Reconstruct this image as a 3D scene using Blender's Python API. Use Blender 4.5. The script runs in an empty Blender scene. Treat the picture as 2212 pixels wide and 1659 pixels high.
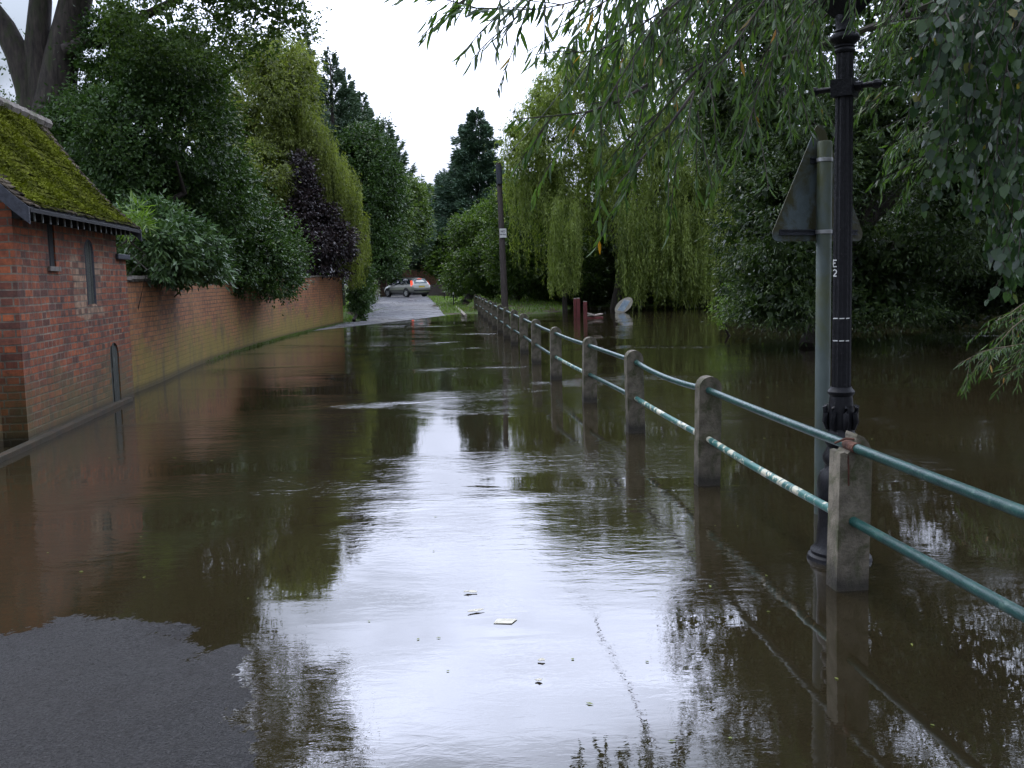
import bpy, math, random
import numpy as np
from mathutils import Vector, Matrix

R = math.radians
random.seed(7)
rng = np.random.default_rng(11)
scene = bpy.context.scene

# ------------------------------------------------------------------ camera
W0, H0, F0 = 2212.0, 1659.0, 2150.0
cam = bpy.data.cameras.new("camera")
cam.sensor_width = 36.0
cam.lens = 36.0 * F0 / W0
cam.clip_start = 0.05
cam.clip_end = 2000.0
camo = bpy.data.objects.new("camera", cam)
scene.collection.objects.link(camo)
CAM = Vector((0, 0, 1.55))
ROLL = R(1.4)
PITCH = math.atan(229.5 / 2150)
MR = Matrix.Rotation(math.pi / 2 - PITCH, 3, 'X') @ Matrix.Rotation(-ROLL, 3, 'Z')
camo.matrix_world = Matrix.Translation(CAM) @ MR.to_4x4()
scene.camera = camo

# ------------------------------------------------------------------ light
world = bpy.data.worlds.new("World")
scene.world = world
world.use_nodes = True
nt = world.node_tree
nt.nodes.clear()
out = nt.nodes.new('ShaderNodeOutputWorld')
bg = nt.nodes.new('ShaderNodeBackground')
bg.inputs['Strength'].default_value = 0.10
sky = nt.nodes.new('ShaderNodeTexSky')
sky.sky_type = 'NISHITA'
sky.sun_disc = False
sky.sun_elevation = R(60)
sky.sun_rotation = R(-20)
sky.air_density = 1.5
sky.dust_density = 3.0
tc = nt.nodes.new('ShaderNodeTexCoord')
mp = nt.nodes.new('ShaderNodeMapping')
mp.inputs['Scale'].default_value = (1.0, 1.0, 3.2)
mp.inputs['Location'].default_value = (3.1, 0.4, 1.3)
nz = nt.nodes.new('ShaderNodeTexNoise')
nz.inputs['Scale'].default_value = 1.7
nz.inputs['Detail'].default_value = 7
nz.inputs['Roughness'].default_value = 0.55
nz.inputs['Distortion'].default_value = 0.4
cr = nt.nodes.new('ShaderNodeValToRGB')
cr.color_ramp.elements[0].position = 0.41
cr.color_ramp.elements[0].color = (2.9, 3.3, 4.1, 1)
_e = cr.color_ramp.elements.new(0.49); _e.color = (8.6, 9.6, 12.4, 1)
cr.color_ramp.elements[1].position = 0.64
cr.color_ramp.elements[1].color = (14.0, 15.2, 19.4, 1)
mx = nt.nodes.new('ShaderNodeMix')
mx.data_type = 'RGBA'
mx.inputs['Factor'].default_value = 0.9
L = nt.links.new
L(tc.outputs['Generated'], mp.inputs['Vector'])
L(mp.outputs['Vector'], nz.inputs['Vector'])
L(nz.outputs['Fac'], cr.inputs['Fac'])
L(sky.outputs['Color'], mx.inputs['A'])
L(cr.outputs['Color'], mx.inputs['B'])
sxy = nt.nodes.new('ShaderNodeSeparateXYZ')
L(tc.outputs['Generated'], sxy.inputs[0])
mr = nt.nodes.new('ShaderNodeMapRange')
mr.interpolation_type = 'SMOOTHSTEP'
mr.inputs['From Min'].default_value = -0.55
mr.inputs['From Max'].default_value = 0.75
mr.inputs['To Min'].default_value = 0.5
mr.inputs['To Max'].default_value = 1.25
L(sxy.outputs['Y'], mr.inputs['Value'])
vm = nt.nodes.new('ShaderNodeVectorMath'); vm.operation = 'SCALE'
mz = nt.nodes.new('ShaderNodeMapRange')
mz.inputs['From Min'].default_value = 0.0
mz.inputs['From Max'].default_value = 0.42
mz.inputs['To Min'].default_value = 0.0
mz.inputs['To Max'].default_value = 1.0
L(sxy.outputs['Z'], mz.inputs['Value'])
pw = nt.nodes.new('ShaderNodeMath'); pw.operation = 'POWER'; pw.inputs[1].default_value = 1.5
L(mz.outputs['Result'], pw.inputs[0])
ma = nt.nodes.new('ShaderNodeMath'); ma.operation = 'MULTIPLY_ADD'; ma.inputs[1].default_value = 1.45; ma.inputs[2].default_value = 0.15
L(pw.outputs[0], ma.inputs[0])
mm = nt.nodes.new('ShaderNodeMath'); mm.operation = 'MULTIPLY'
L(mr.outputs['Result'], mm.inputs[0]); L(ma.outputs[0], mm.inputs[1])
L(mx.outputs['Result'], vm.inputs[0]); L(mm.outputs[0], vm.inputs['Scale'])
L(vm.outputs['Vector'], bg.inputs['Color'])
L(bg.outputs['Background'], out.inputs['Surface'])

sd = bpy.data.lights.new("sun", 'SUN')
sd.energy = 0.5
sd.angle = R(14)
sd.color = (1.0, 0.95, 0.86)
so = bpy.data.objects.new("sun", sd)
scene.collection.objects.link(so)
so.rotation_euler = (R(-30), 0, R(20))      # soft light from ahead, high

scene.view_settings.view_transform = 'Standard'
scene.view_settings.look = 'None'
scene.view_settings.exposure = 1.08
scene.view_settings.gamma = 1.0
cy = scene.cycles
cy.max_bounces = 6
cy.diffuse_bounces = 3
cy.glossy_bounces = 3
cy.transmission_bounces = 3
cy.transparent_max_bounces = 4
cy.caustics_reflective = False
cy.caustics_refractive = False
cy.use_denoising = True
cy.use_adaptive_sampling = True
cy.adaptive_threshold = 0.02
cy.sample_clamp_indirect = 6.0


# ------------------------------------------------------------------ pixel helpers (photo seen 2212 wide)
def ray(px, py):
    d = MR @ Vector(((px - W0 / 2) / F0, -(py - H0 / 2) / F0, -1))
    return d


def G(px, py, z=0.0):
    d = ray(px, py)
    return CAM + d * ((z - CAM.z) / d.z)


def D(px, py, Y):
    d = ray(px, py)
    return CAM + d * (Y / d.y)


def PX(p):
    q = MR.transposed() @ (Vector(p) - CAM)
    return (W0 / 2 + F0 * q.x / -q.z, H0 / 2 - F0 * q.y / -q.z)


# ------------------------------------------------------------------ object helpers
COL = scene.collection


def tag(o, label=None, cat=None, group=None, kind=None):
    if label: o['label'] = label
    if cat: o['category'] = cat
    if group: o['group'] = group
    if kind: o['kind'] = kind
    return o


def empty(name, loc, label, cat, group=None, rz=0.0):
    o = bpy.data.objects.new(name, None)
    o.empty_display_size = 0.2
    COL.objects.link(o)
    o.location = loc
    o.rotation_euler = (0, 0, rz)
    return tag(o, label, cat, group)


def link(name, me, mat, parent=None, smooth=False):
    o = bpy.data.objects.new(name, me)
    COL.objects.link(o)
    if mat is not None:
        if not me.materials: me.materials.append(mat)
    if smooth and len(me.polygons):
        me.polygons.foreach_set('use_smooth', [True] * len(me.polygons))
    if parent is not None:
        o.parent = parent
    return o


LAMPZ = ([-1, 0, .445, .87, 2.52, 2.84, 2.97, 3.8], [-1, 0, .49, .904, 2.48, 2.72, 2.84, 3.67])
class MB:
    """collects shapes into one mesh"""
    def __init__(s): s.v = []; s.f = []

    def add(s, v, f):
        n = len(s.v)
        s.v += [tuple(p) for p in v]
        s.f += [tuple(i + n for i in q) for q in f]
        return s

    def box(s, c, d, rot=None):
        x, y, z = d[0] / 2, d[1] / 2, d[2] / 2
        P = [Vector(p) for p in ((-x, -y, -z), (x, -y, -z), (x, y, -z), (-x, y, -z), (-x, -y, z), (x, -y, z), (x, y, z), (-x, y, z))]
        if rot is not None: P = [rot @ p for p in P]
        c = Vector(c)
        return s.add([p + c for p in P], [(0, 3, 2, 1), (4, 5, 6, 7), (0, 1, 5, 4), (1, 2, 6, 5), (2, 3, 7, 6), (3, 0, 4, 7)])

    def lathe(s, prof, n=20, c=(0, 0, 0), flute=0):
        V = []; Fc = []
        for (r, z) in prof:
            for k in range(n):
                a = 2 * math.pi * k / n
                rr = r * (1 - (0.10 if (flute and k % 2) else 0))
                V.append((c[0] + rr * math.cos(a), c[1] + rr * math.sin(a), c[2] + z))
        for i in range(len(prof) - 1):
            for k in range(n):
                k2 = (k + 1) % n
                Fc.append((i * n + k, i * n + k2, (i + 1) * n + k2, (i + 1) * n + k))
        Fc.append(tuple(range(n - 1, -1, -1)))
        Fc.append(tuple((len(prof) - 1) * n + k for k in range(n)))
        return s.add(V, Fc)

    def tube(s, pts, rad, n=8, jit=0.0):
        pts = [Vector(p) for p in pts]
        if not hasattr(rad, '__len__'): rad = [rad] * len(pts)
        V = []; Fc = []
        up = Vector((0, 0, 1))
        for i, p in enumerate(pts):
            t = (pts[min(i + 1, len(pts) - 1)] - pts[max(i - 1, 0)]).normalized()
            a = t.cross(up)
            if a.length < 0.1: a = t.cross(Vector((0, 1, 0)))
            a.normalize()
            b = t.cross(a).normalized()
            for k in range(n):
                an = 2 * math.pi * k / n
                r = rad[i] * (1 + random.uniform(-jit, jit))
                V.append(p + a * (math.cos(an) * r) + b * (math.sin(an) * r))
        for i in range(len(pts) - 1):
            for k in range(n):
                k2 = (k + 1) % n
                Fc.append((i * n + k, (i + 1) * n + k, (i + 1) * n + k2, i * n + k2))
        Fc.append(tuple(range(n)))
        Fc.append(tuple((len(pts) - 1) * n + k for k in range(n - 1, -1, -1)))
        return s.add(V, Fc)

    def build(s, name, mat, parent=None, smooth=False, uv=False, bevel=0):
        if parent is not None and parent.name == 'street_lamp' and name not in ('painted_marking', 'chalk_mark'):
            s.v = [(x, y, float(np.interp(z, *LAMPZ))) for x, y, z in s.v]
        me = bpy.data.meshes.new(name)
        me.from_pydata(s.v, [], s.f)
        me.update()
        if uv: boxuv(me)
        o = link(name, me, mat, parent, smooth)
        if smooth and smooth != 'all':
            try: me.set_sharp_from_angle(angle=R(40))
            except Exception: pass
        if bevel:
            m = o.modifiers.new('bevel', 'BEVEL'); m.width = bevel; m.segments = 2; m.limit_method = 'ANGLE'
        return o


def boxuv(me):
    uvl = me.uv_layers.new(name='uv')
    for p in me.polygons:
        n = p.normal
        ax = max(range(3), key=lambda i: abs(n[i]))
        for li in p.loop_indices:
            c = me.vertices[me.loops[li].vertex_index].co
            uvl.data[li].uv = ((c.x, c.z) if ax == 1 else (c.y, c.z) if ax == 0 else (c.x, c.y))


def plate(name, loops, thick, mat, parent=None, uv=False, bevel=0.0):
    """closed 2-D outlines (x,z), holes included, given a thickness along local y (0..thick)"""
    cu = bpy.data.curves.new('tmp', 'CURVE')
    cu.dimensions = '2D'
    cu.fill_mode = 'BOTH'
    cu.extrude = thick / 2
    for lp in loops:
        sp = cu.splines.new('POLY')
        sp.points.add(len(lp) - 1)
        for i, (x, z) in enumerate(lp): sp.points[i].co = (x, z, 0, 1)
        sp.use_cyclic_u = True
    t = bpy.data.objects.new('tmp', cu)
    me = bpy.data.meshes.new_from_object(t)
    bpy.data.objects.remove(t); bpy.data.curves.remove(cu)
    me.transform(Matrix.Rotation(math.pi / 2, 4, 'X'))       # (x,y,z)->(x,-z,y)
    me.transform(Matrix.Translation((0, thick / 2, 0)))
    me.name = name
    me.update()
    while me.uv_layers: me.uv_layers.remove(me.uv_layers[0])
    if uv: boxuv(me)
    me.materials.clear()
    return link(name, me, mat, parent)


# ------------------------------------------------------------------ materials
def new_mat(name):
    m = bpy.data.materials.new(name)
    m.use_nodes = True
    t = m.node_tree
    return m, t, t.nodes['Principled BSDF'], t.nodes['Material Output']


def nd(t, typ, **kw):
    n = t.nodes.new(typ)
    for k, v in kw.items():
        if k[0] == '_': setattr(n, k[1:], v)
        else: n.inputs[k.replace('__', ' ')].default_value = v
    return n


def ramp(t, fac, stops, interp='LINEAR'):
    n = t.nodes.new('ShaderNodeValToRGB')
    e = n.color_ramp.elements
    n.color_ramp.interpolation = interp
    while len(e) < len(stops): e.new(0.5)
    for i, (p, c) in enumerate(stops):
        e[i].position = p
        e[i].color = (c[0], c[1], c[2], 1) if hasattr(c, '__len__') else (c, c, c, 1)
    t.links.new(fac, n.inputs['Fac'])
    return n.outputs['Color']


def mixc(t, fac, a, b, mode='MIX'):
    n = t.nodes.new('ShaderNodeMix'); n.data_type = 'RGBA'; n.blend_type = mode
    for s, v in (('Factor', fac), ('A', a), ('B', b)):
        if hasattr(v, 'is_linked'): t.links.new(v, n.inputs[s])
        else:
            n.inputs[s].default_value = v if s == 'Factor' else (v[0], v[1], v[2], 1)
    return n.outputs['Result']


def mth(t, op, a, b=0.0, clamp=False):
    n = t.nodes.new('ShaderNodeMath'); n.operation = op; n.use_clamp = clamp
    for i, v in enumerate((a, b)):
        if hasattr(v, 'is_linked'): t.links.new(v, n.inputs[i])
        else: n.inputs[i].default_value = v
    return n.outputs[0]


def noise(t, vec, scale, detail=4, rough=0.55, dist=0.0):
    n = nd(t, 'ShaderNodeTexNoise', Scale=scale, Detail=detail, Roughness=rough, Distortion=dist)
    if vec is not None: t.links.new(vec, n.inputs['Vector'])
    return n.outputs['Fac']


def bump(t, b, h, strength=0.5, dist=0.01, prev=None):
    n = nd(t, 'ShaderNodeBump', Strength=strength, Distance=dist)
    t.links.new(h, n.inputs['Height'])
    if prev is not None: t.links.new(prev, n.inputs['Normal'])
    if b is not None: t.links.new(n.outputs['Normal'], b.inputs['Normal'])
    return n.outputs['Normal']


def coord(t, kind='Object', scale=None):
    c = t.nodes.new('ShaderNodeTexCoord').outputs[kind]
    if scale is not None:
        m = nd(t, 'ShaderNodeMapping', Scale=scale)
        t.links.new(c, m.inputs['Vector'])
        return m.outputs['Vector']
    return c


def mottled(name, c1, c2, scale=6, rough=0.7, bscale=40, bstr=0.3, c3=None, s3=2.0, metal=0.0, spec=0.5, stretch=None, lim3=(0.5, 0.65)):
    m, t, b, o = new_mat(name)
    co = coord(t, 'Object', stretch)
    col = ramp(t, noise(t, co, scale, 6, 0.6), [(0.32, c1), (0.68, c2)])
    if c3 is not None:
        col = mixc(t, ramp(t, noise(t, co, s3, 5, 0.65, 0.6), [(lim3[0], 0.0), (lim3[1], 1.0)]), col, c3)
    t.links.new(col, b.inputs['Base Color'])
    b.inputs['Roughness'].default_value = rough
    b.inputs['Metallic'].default_value = metal
    b.inputs['Specular IOR Level'].default_value = spec
    if bstr: bump(t, b, noise(t, co, bscale, 6, 0.65), bstr, 0.01)
    return m


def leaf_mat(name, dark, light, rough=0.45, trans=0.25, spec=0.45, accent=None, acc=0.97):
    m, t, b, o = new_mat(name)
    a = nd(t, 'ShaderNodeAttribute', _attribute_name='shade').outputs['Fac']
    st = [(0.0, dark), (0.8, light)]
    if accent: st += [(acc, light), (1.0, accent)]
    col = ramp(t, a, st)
    t.links.new(col, b.inputs['Base Color'])
    b.inputs['Roughness'].default_value = rough
    b.inputs['Specular IOR Level'].default_value = spec
    tr = t.nodes.new('ShaderNodeBsdfTranslucent')
    t.links.new(mixc(t, 1.0, col, (1.3, 1.45, 0.6), 'MULTIPLY'), tr.inputs['Color'])
    ms = t.nodes.new('ShaderNodeMixShader')
    ms.inputs[0].default_value = trans
    t.links.new(b.outputs[0], ms.inputs[1]); t.links.new(tr.outputs[0], ms.inputs[2])
    t.links.new(ms.outputs[0], o.inputs['Surface'])
    return m


def brick_mat(name, reds, mortar, tan=None, algae=(0.10, 0.10, 0.02), alg_top=0.9, alg_amt=0.5, stain=0.65, orange=None, mortsize=0.009):
    m, t, b, o = new_mat(name)
    uv = coord(t, 'UV')
    wob = nd(t, 'ShaderNodeTexNoise', Scale=2.2, Detail=3)
    t.links.new(uv, wob.inputs['Vector'])
    sub = t.nodes.new('ShaderNodeVectorMath'); sub.operation = 'MULTIPLY_ADD'
    t.links.new(wob.outputs['Color'], sub.inputs[0])
    sub.inputs[1].default_value = (0.035, 0.02, 0)
    t.links.new(uv, sub.inputs[2])
    bt = nd(t, 'ShaderNodeTexBrick', Color1=(0, 0, 0, 1), Color2=(1, 1, 1, 1), Mortar=(0.5, 0.5, 0.5, 1), Scale=1.0,
            Mortar__Size=mortsize, Mortar__Smooth=0.25, Bias=0.0, Brick__Width=0.225, Row__Height=0.078)
    bt.offset = 0.5; bt.squash = 0.55; bt.squash_frequency = 2
    t.links.new(sub.outputs[0], bt.inputs['Vector'])
    col = ramp(t, bt.outputs['Color'], [(0.0, reds[0]), (0.35, reds[1]), (0.7, reds[2]), (1.0, reds[3])])
    n1 = noise(t, uv, 1.3, 5, 0.6, 0.3)
    n2 = noise(t, uv, 9, 5, 0.7)
    sx = nd(t, 'ShaderNodeSeparateXYZ'); t.links.new(uv, sx.inputs[0])
    if tan is not None:     # area of paler replacement bricks, centre and half sizes given in wall metres
        cu_, cv_, ru_, rv_, tc_ = tan
        du = mth(t, 'ABSOLUTE', mth(t, 'DIVIDE', mth(t, 'SUBTRACT', sx.outputs[0], cu_), ru_))
        dv = mth(t, 'ABSOLUTE', mth(t, 'DIVIDE', mth(t, 'SUBTRACT', sx.outputs[1], cv_), rv_))
        d = mth(t, 'ADD', mth(t, 'MAXIMUM', du, dv), mth(t, 'MULTIPLY', n1, 0.7))
        msk = mth(t, 'MULTIPLY', ramp(t, d, [(0.95, 1.0), (1.35, 0.0)]), ramp(t, bt.outputs['Color'], [(0.25, 0.15), (0.5, 0.9)]))
        col = mixc(t, msk, col, tc_)
    if orange is not None:
        col = mixc(t, ramp(t, noise(t, uv, 0.6, 5, 0.6), [(0.4, 0.0), (0.6, 0.85)]), col, orange)
    mort = mixc(t, ramp(t, n1, [(0.35, 0.0), (0.6, 1.0)]), mortar, tuple(c * 0.35 for c in mortar))
    col = mixc(t, bt.outputs['Fac'], col, mort)
    st = ramp(t, n2, [(0.3, 1.0 - stain), (0.65, 1.08)])
    col = mixc(t, 1.0, col, st, 'MULTIPLY')
    hgt = mth(t, 'SUBTRACT', 1.0, mth(t, 'DIVIDE', sx.outputs[1], alg_top), True)
    al = mth(t, 'MULTIPLY', ramp(t, mth(t, 'ADD', mth(t, 'MULTIPLY', noise(t, uv, 1.1, 6, 0.7, 0.5), 1.0), mth(t, 'MULTIPLY', hgt, 0.45)), [(0.58, 0.0), (0.84, 1.0)]), alg_amt)
    col = mixc(t, al, col, algae)
    soot = nd(t, 'ShaderNodeMapping', Scale=(1.6, 0.45, 1)); t.links.new(uv, soot.inputs['Vector'])
    col = mixc(t, ramp(t, noise(t, soot.outputs['Vector'], 1.5, 6, 0.7, 0.5), [(0.52, 0.0), (0.72, 0.7)]), col, (0.045, 0.035, 0.026))
    wet = ramp(t, sx.outputs[1], [(0.03, 0.35), (0.14, 1.0)])
    col = mixc(t, 1.0, col, wet, 'MULTIPLY')
    t.links.new(col, b.inputs['Base Color'])
    b.inputs['Roughness'].default_value = 0.75
    col = col
    h = mth(t, 'ADD', mth(t, 'MULTIPLY', mth(t, 'SUBTRACT', 1.0, bt.outputs['Fac']), 1.0), mth(t, 'MULTIPLY', noise(t, uv, 45, 5, 0.7), 0.7))
    bump(t, b, h, 0.8, 0.012)
    return m


M = {}
M['brick'] = brick_mat('weathered_red_brick', [(0.09, 0.028, 0.014), (0.24, 0.058, 0.020), (0.38, 0.095, 0.026), (0.13, 0.048, 0.030)], (0.27, 0.215, 0.15),
                       tan=(2.35, 1.55, 0.95, 0.55, (0.40, 0.25, 0.15)), alg_amt=0.75, alg_top=1.0, algae=(0.085, 0.075, 0.022))
M['gardenbrick'] = brick_mat('garden_wall_brick', [(0.13, 0.048, 0.022), (0.30, 0.105, 0.034), (0.40, 0.155, 0.052), (0.19, 0.08, 0.04)], (0.20, 0.15, 0.10),
                             algae=(0.20, 0.155, 0.022), alg_amt=0.85, alg_top=1.2, orange=(0.42, 0.18, 0.065), stain=0.55, mortsize=0.007)
M['farbrick'] = brick_mat('orange_pink_brick', [(0.36, 0.15, 0.10), (0.42, 0.18, 0.12), (0.45, 0.21, 0.14), (0.38, 0.18, 0.12)], (0.4, 0.3, 0.25), alg_amt=0.1)
M['darkbrick'] = brick_mat('dark_brown_brick', [(0.06, 0.022, 0.016), (0.09, 0.03, 0.02), (0.12, 0.04, 0.02), (0.07, 0.03, 0.02)], (0.1, 0.08, 0.06), alg_amt=0.2)
M['coping'] = mottled('grey_coping', (0.10, 0.085, 0.07), (0.24, 0.21, 0.18), 9, 0.75, 40, 0.5, c3=(0.07, 0.075, 0.03), s3=4)
M['concrete'] = mottled('mossy_concrete', (0.065, 0.056, 0.038), (0.19, 0.165, 0.12), 9, 0.85, 55, 1.0, c3=(0.048, 0.052, 0.018), s3=6, lim3=(0.47, 0.62))
_t = M['concrete'].node_tree; _b = _t.nodes['Principled BSDF']
_src = _b.inputs['Base Color'].links[0].from_socket
_sx = nd(_t, 'ShaderNodeSeparateXYZ'); _t.links.new(coord(_t), _sx.inputs[0])
_wob = mth(_t, 'ADD', _sx.outputs[2], mth(_t, 'MULTIPLY', noise(_t, coord(_t), 7, 5, .7), .22))
_t.links.new(mixc(_t, 1.0, _src, ramp(_t, _wob, [(0.15, 0.35), (0.25, 1.0)]), 'MULTIPLY'), _b.inputs['Base Color'])
M['greenpaint'] = mottled('green_pipe_paint', (0.004, 0.030, 0.027), (0.011, 0.068, 0.055), 10, 0.36, 60, 0.35, c3=(0.05, 0.11, 0.085), s3=18, lim3=(0.56, 0.66), spec=0.5)
M['peelpaint'] = mottled('peeling_pipe_paint', (0.02, 0.10, 0.09), (0.05, 0.18, 0.15), 10, 0.4, 60, 0.4, c3=(0.55, 0.53, 0.40), s3=9, lim3=(0.53, 0.56), spec=0.5)
M['rust'] = mottled('rust', (0.045, 0.018, 0.010), (0.13, 0.048, 0.025), 20, 0.85, 60, 0.8)
M['blackiron'] = mottled('black_painted_iron', (0.004, 0.004, 0.005), (0.010, 0.010, 0.012), 12, 0.42, 50, 0.5, c3=(0.07, 0.06, 0.06), s3=30, lim3=(0.66, 0.72), spec=0.22)
M['white'] = mottled('white_paint', (0.55, 0.55, 0.52), (0.75, 0.75, 0.70), 12, 0.6, 30, 0.1)
M['galv'] = mottled('mossy_grey_steel', (0.045, 0.062, 0.055), (0.085, 0.11, 0.095), 5, 0.6, 40, 0.2, c3=(0.060, 0.070, 0.014), s3=3.2, lim3=(0.44, 0.64), stretch=(1, 1, 0.5))
M['signback'] = mottled('mossy_sign_back', (0.07, 0.095, 0.10), (0.13, 0.165, 0.17), 8, 0.55, 60, 0.2, c3=(0.055, 0.052, 0.014), s3=4.5, lim3=(0.40, 0.52))
M['clamp'] = mottled('steel_clamp', (0.35, 0.35, 0.35), (0.5, 0.5, 0.5), 12, 0.4, 30, 0.1, metal=0.6)
M['pole'] = mottled('weathered_pole_wood', (0.045, 0.035, 0.032), (0.10, 0.08, 0.07), 5, 0.8, 30, 0.6, stretch=(6, 6, 0.5))
M['boards'] = mottled('weathered_dark_boards', (0.012, 0.013, 0.011), (0.06, 0.065, 0.05), 9, 0.6, 30, 0.8, c3=(0.22, 0.23, 0.2), s3=7, lim3=(0.60, 0.72), stretch=(6, 6, 0.6))
M['bargeboard'] = mottled('dark_blue_grey_timber', (0.02, 0.022, 0.03), (0.05, 0.055, 0.07), 6, 0.6, 30, 0.5, stretch=(1, 4, 4))
M['rafter'] = mottled('rafter_paint', (0.12, 0.13, 0.13), (0.26, 0.27, 0.26), 12, 0.6, 30, 0.3)
M['gutterdark'] = mottled('soffit_black', (0.008, 0.008, 0.008), (0.02, 0.02, 0.02), 6, 0.9, 30, 0.1)
M['redwood'] = mottled('red_stained_wood', (0.09, 0.018, 0.018), (0.17, 0.035, 0.03), 6, 0.7, 30, 0.4)
M['palewood'] = mottled('pale_wet_wood', (0.25, 0.22, 0.18), (0.42, 0.38, 0.32), 6, 0.5, 30, 0.4)
M['bark'] = mottled('bark', (0.02, 0.016, 0.014), (0.075, 0.06, 0.05), 5, 0.9, 18, 1.0, stretch=(3, 3, 0.7), c3=(0.035, 0.045, 0.015), s3=1.5)
M['twig'] = mottled('twig', (0.05, 0.04, 0.015), (0.12, 0.09, 0.04), 9, 0.7, 18, 0.3)
M['paper'] = mottled('pale_leaf', (0.34, 0.32, 0.24), (0.52, 0.50, 0.40), 20, 0.5, 30, 0.2)
M['boardrim'] = mottled('cream_sign_board', (0.26, 0.24, 0.17), (0.40, 0.37, 0.28), 8, 0.5, 30, 0.1)
M['boardpanel'] = mottled('blue_grey_panel', (0.12, 0.18, 0.22), (0.30, 0.38, 0.42), 6, 0.3, 30, 0.0)
M['cable'] = mottled('grey_cable', (0.12, 0.12, 0.13), (0.2, 0.2, 0.21), 5, 0.5, 30, 0.0)

# roof tiles under moss
m, t, b, o = new_mat('mossy_roof_tiles')
co = coord(t)
rc = nd(t, 'ShaderNodeAttribute', _attribute_name='shade').outputs['Fac']
tile = ramp(t, rc, [(0.0, (0.035, 0.03, 0.022)), (0.5, (0.085, 0.066, 0.045)), (1.0, (0.13, 0.11, 0.08))])
n1 = noise(t, co, 2.2, 7, 0.7, 0.4)
n2 = noise(t, co, 26, 5, 0.75)
edge = nd(t, 'ShaderNodeAttribute', _attribute_name='edge').outputs['Fac']
cov = mth(t, 'SUBTRACT', mth(t, 'ADD', mth(t, 'MULTIPLY', n1, 0.75), mth(t, 'MULTIPLY', n2, 0.45)), edge)
msk = ramp(t, cov, [(0.34, 0.0), (0.45, 1.0)])
moss = ramp(t, noise(t, co, 11, 6, 0.75), [(0.25, (0.030, 0.030, 0.006)), (0.42, (0.080, 0.092, 0.006)), (0.55, (0.13, 0.148, 0.007)), (0.72, (0.22, 0.23, 0.014))])
t.links.new(mixc(t, msk, tile, moss), b.inputs['Base Color'])
b.inputs['Roughness'].default_value = 1.0
b.inputs['Specular IOR Level'].default_value = 0.1
hh = mth(t, 'ADD', mth(t, 'MULTIPLY', msk, mth(t, 'ADD', mth(t, 'MULTIPLY', n2, 3.0), 0.6)), mth(t, 'MULTIPLY', noise(t, co, 80, 3, 0.7), 0.6))
bump(t, b, hh, 1.0, 0.04)
M['roof'] = m

# wet asphalt
m, t, b, o = new_mat('wet_asphalt')
co = coord(t)
grain = nd(t, 'ShaderNodeTexVoronoi', Scale=115.0); t.links.new(co, grain.inputs['Vector'])
g2 = noise(t, co, 260, 4, 0.8)
pn = noise(t, co, 0.9, 6, 0.6, 0.4)
g3 = noise(t, co, 95, 3, 0.8)
col = mixc(t, ramp(t, mth(t, 'ADD', mth(t, 'MULTIPLY', g2, .5), mth(t, 'MULTIPLY', g3, .5)), [(0.42, 0.0), (0.62, 1.0)]), (0.005, 0.005, 0.005), (0.085, 0.083, 0.080))
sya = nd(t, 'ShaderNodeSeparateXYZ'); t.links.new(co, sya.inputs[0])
col = mixc(t, ramp(t, mth(t, 'DIVIDE', sya.outputs[1], 100.0), [(0.25, 0.0), (0.33, 1.0)]), col, (0.17, 0.17, 0.18))  # far lane coloured paler, painting in the sky sheen on wet tarmac
col = mixc(t, ramp(t, noise(t, co, 0.35, 5, 0.6), [(0.4, 0.0), (0.65, 0.4)]), col, (0.045, 0.038, 0.032))
t.links.new(col, b.inputs['Base Color'])
t.links.new(ramp(t, pn, [(0.38, 0.22), (0.62, 0.6)]), b.inputs['Roughness'])
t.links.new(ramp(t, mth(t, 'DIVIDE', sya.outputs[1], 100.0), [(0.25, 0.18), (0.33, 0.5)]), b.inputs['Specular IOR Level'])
bump(t, b, mth(t, 'ADD', grain.outputs['Distance'], mth(t, 'ADD', mth(t, 'MULTIPLY', g2, 0.8), mth(t, 'MULTIPLY', g3, 1.6))), 1.0, 0.012)
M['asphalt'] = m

# grass / soil terrain
m, t, b, o = new_mat('grass_and_soil')
co = coord(t)
gr = ramp(t, noise(t, co, 30, 6, 0.8), [(0.3, (0.03, 0.06, 0.01)), (0.6, (0.09, 0.16, 0.02)), (0.8, (0.15, 0.20, 0.04))])
so_ = ramp(t, noise(t, co, 8, 5, 0.7), [(0.3, (0.035, 0.022, 0.014)), (0.7, (0.10, 0.06, 0.04))])
t.links.new(mixc(t, ramp(t, noise(t, co, 0.7, 6, 0.7), [(0.42, 1.0), (0.52, 0.0)]), gr, so_), b.inputs['Base Color'])
b.inputs['Roughness'].default_value = 0.9
bump(t, b, noise(t, co, 40, 5, 0.8), 1.0, 0.05)
M['terrain'] = m

# flood water: opaque brown, rippled
m, t, b, o = new_mat('flood_water')
co = coord(t)
mud = ramp(t, noise(t, coord(t, 'Object', (1, 0.4, 1)), 0.22, 5, 0.6), [(0.3, (0.014, 0.011, 0.0055)), (0.7, (0.027, 0.021, 0.010))])
t.links.new(mud, b.inputs['Base Color'])
b.inputs['Roughness'].default_value = 0.0
b.inputs['IOR'].default_value = 1.62
calm = ramp(t, noise(t, coord(t, 'Object', (0.5, 1.0, 1)), 0.55, 4, 0.5, 0.6), [(0.44, 0.06), (0.62, 0.7), (0.70, 2.2)])
sy = nd(t, 'ShaderNodeSeparateXYZ'); t.links.new(co, sy.inputs[0])
far = ramp(t, mth(t, 'DIVIDE', sy.outputs[1], 40.0), [(0.10, 0.30), (0.17, 1.0), (0.6, 1.0)])
amp = mth(t, 'MULTIPLY', calm, far)
w1 = noise(t, coord(t, 'Object', (0.55, 1.5, 1)), 3.2, 3, 0.5, 0.5)
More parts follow.
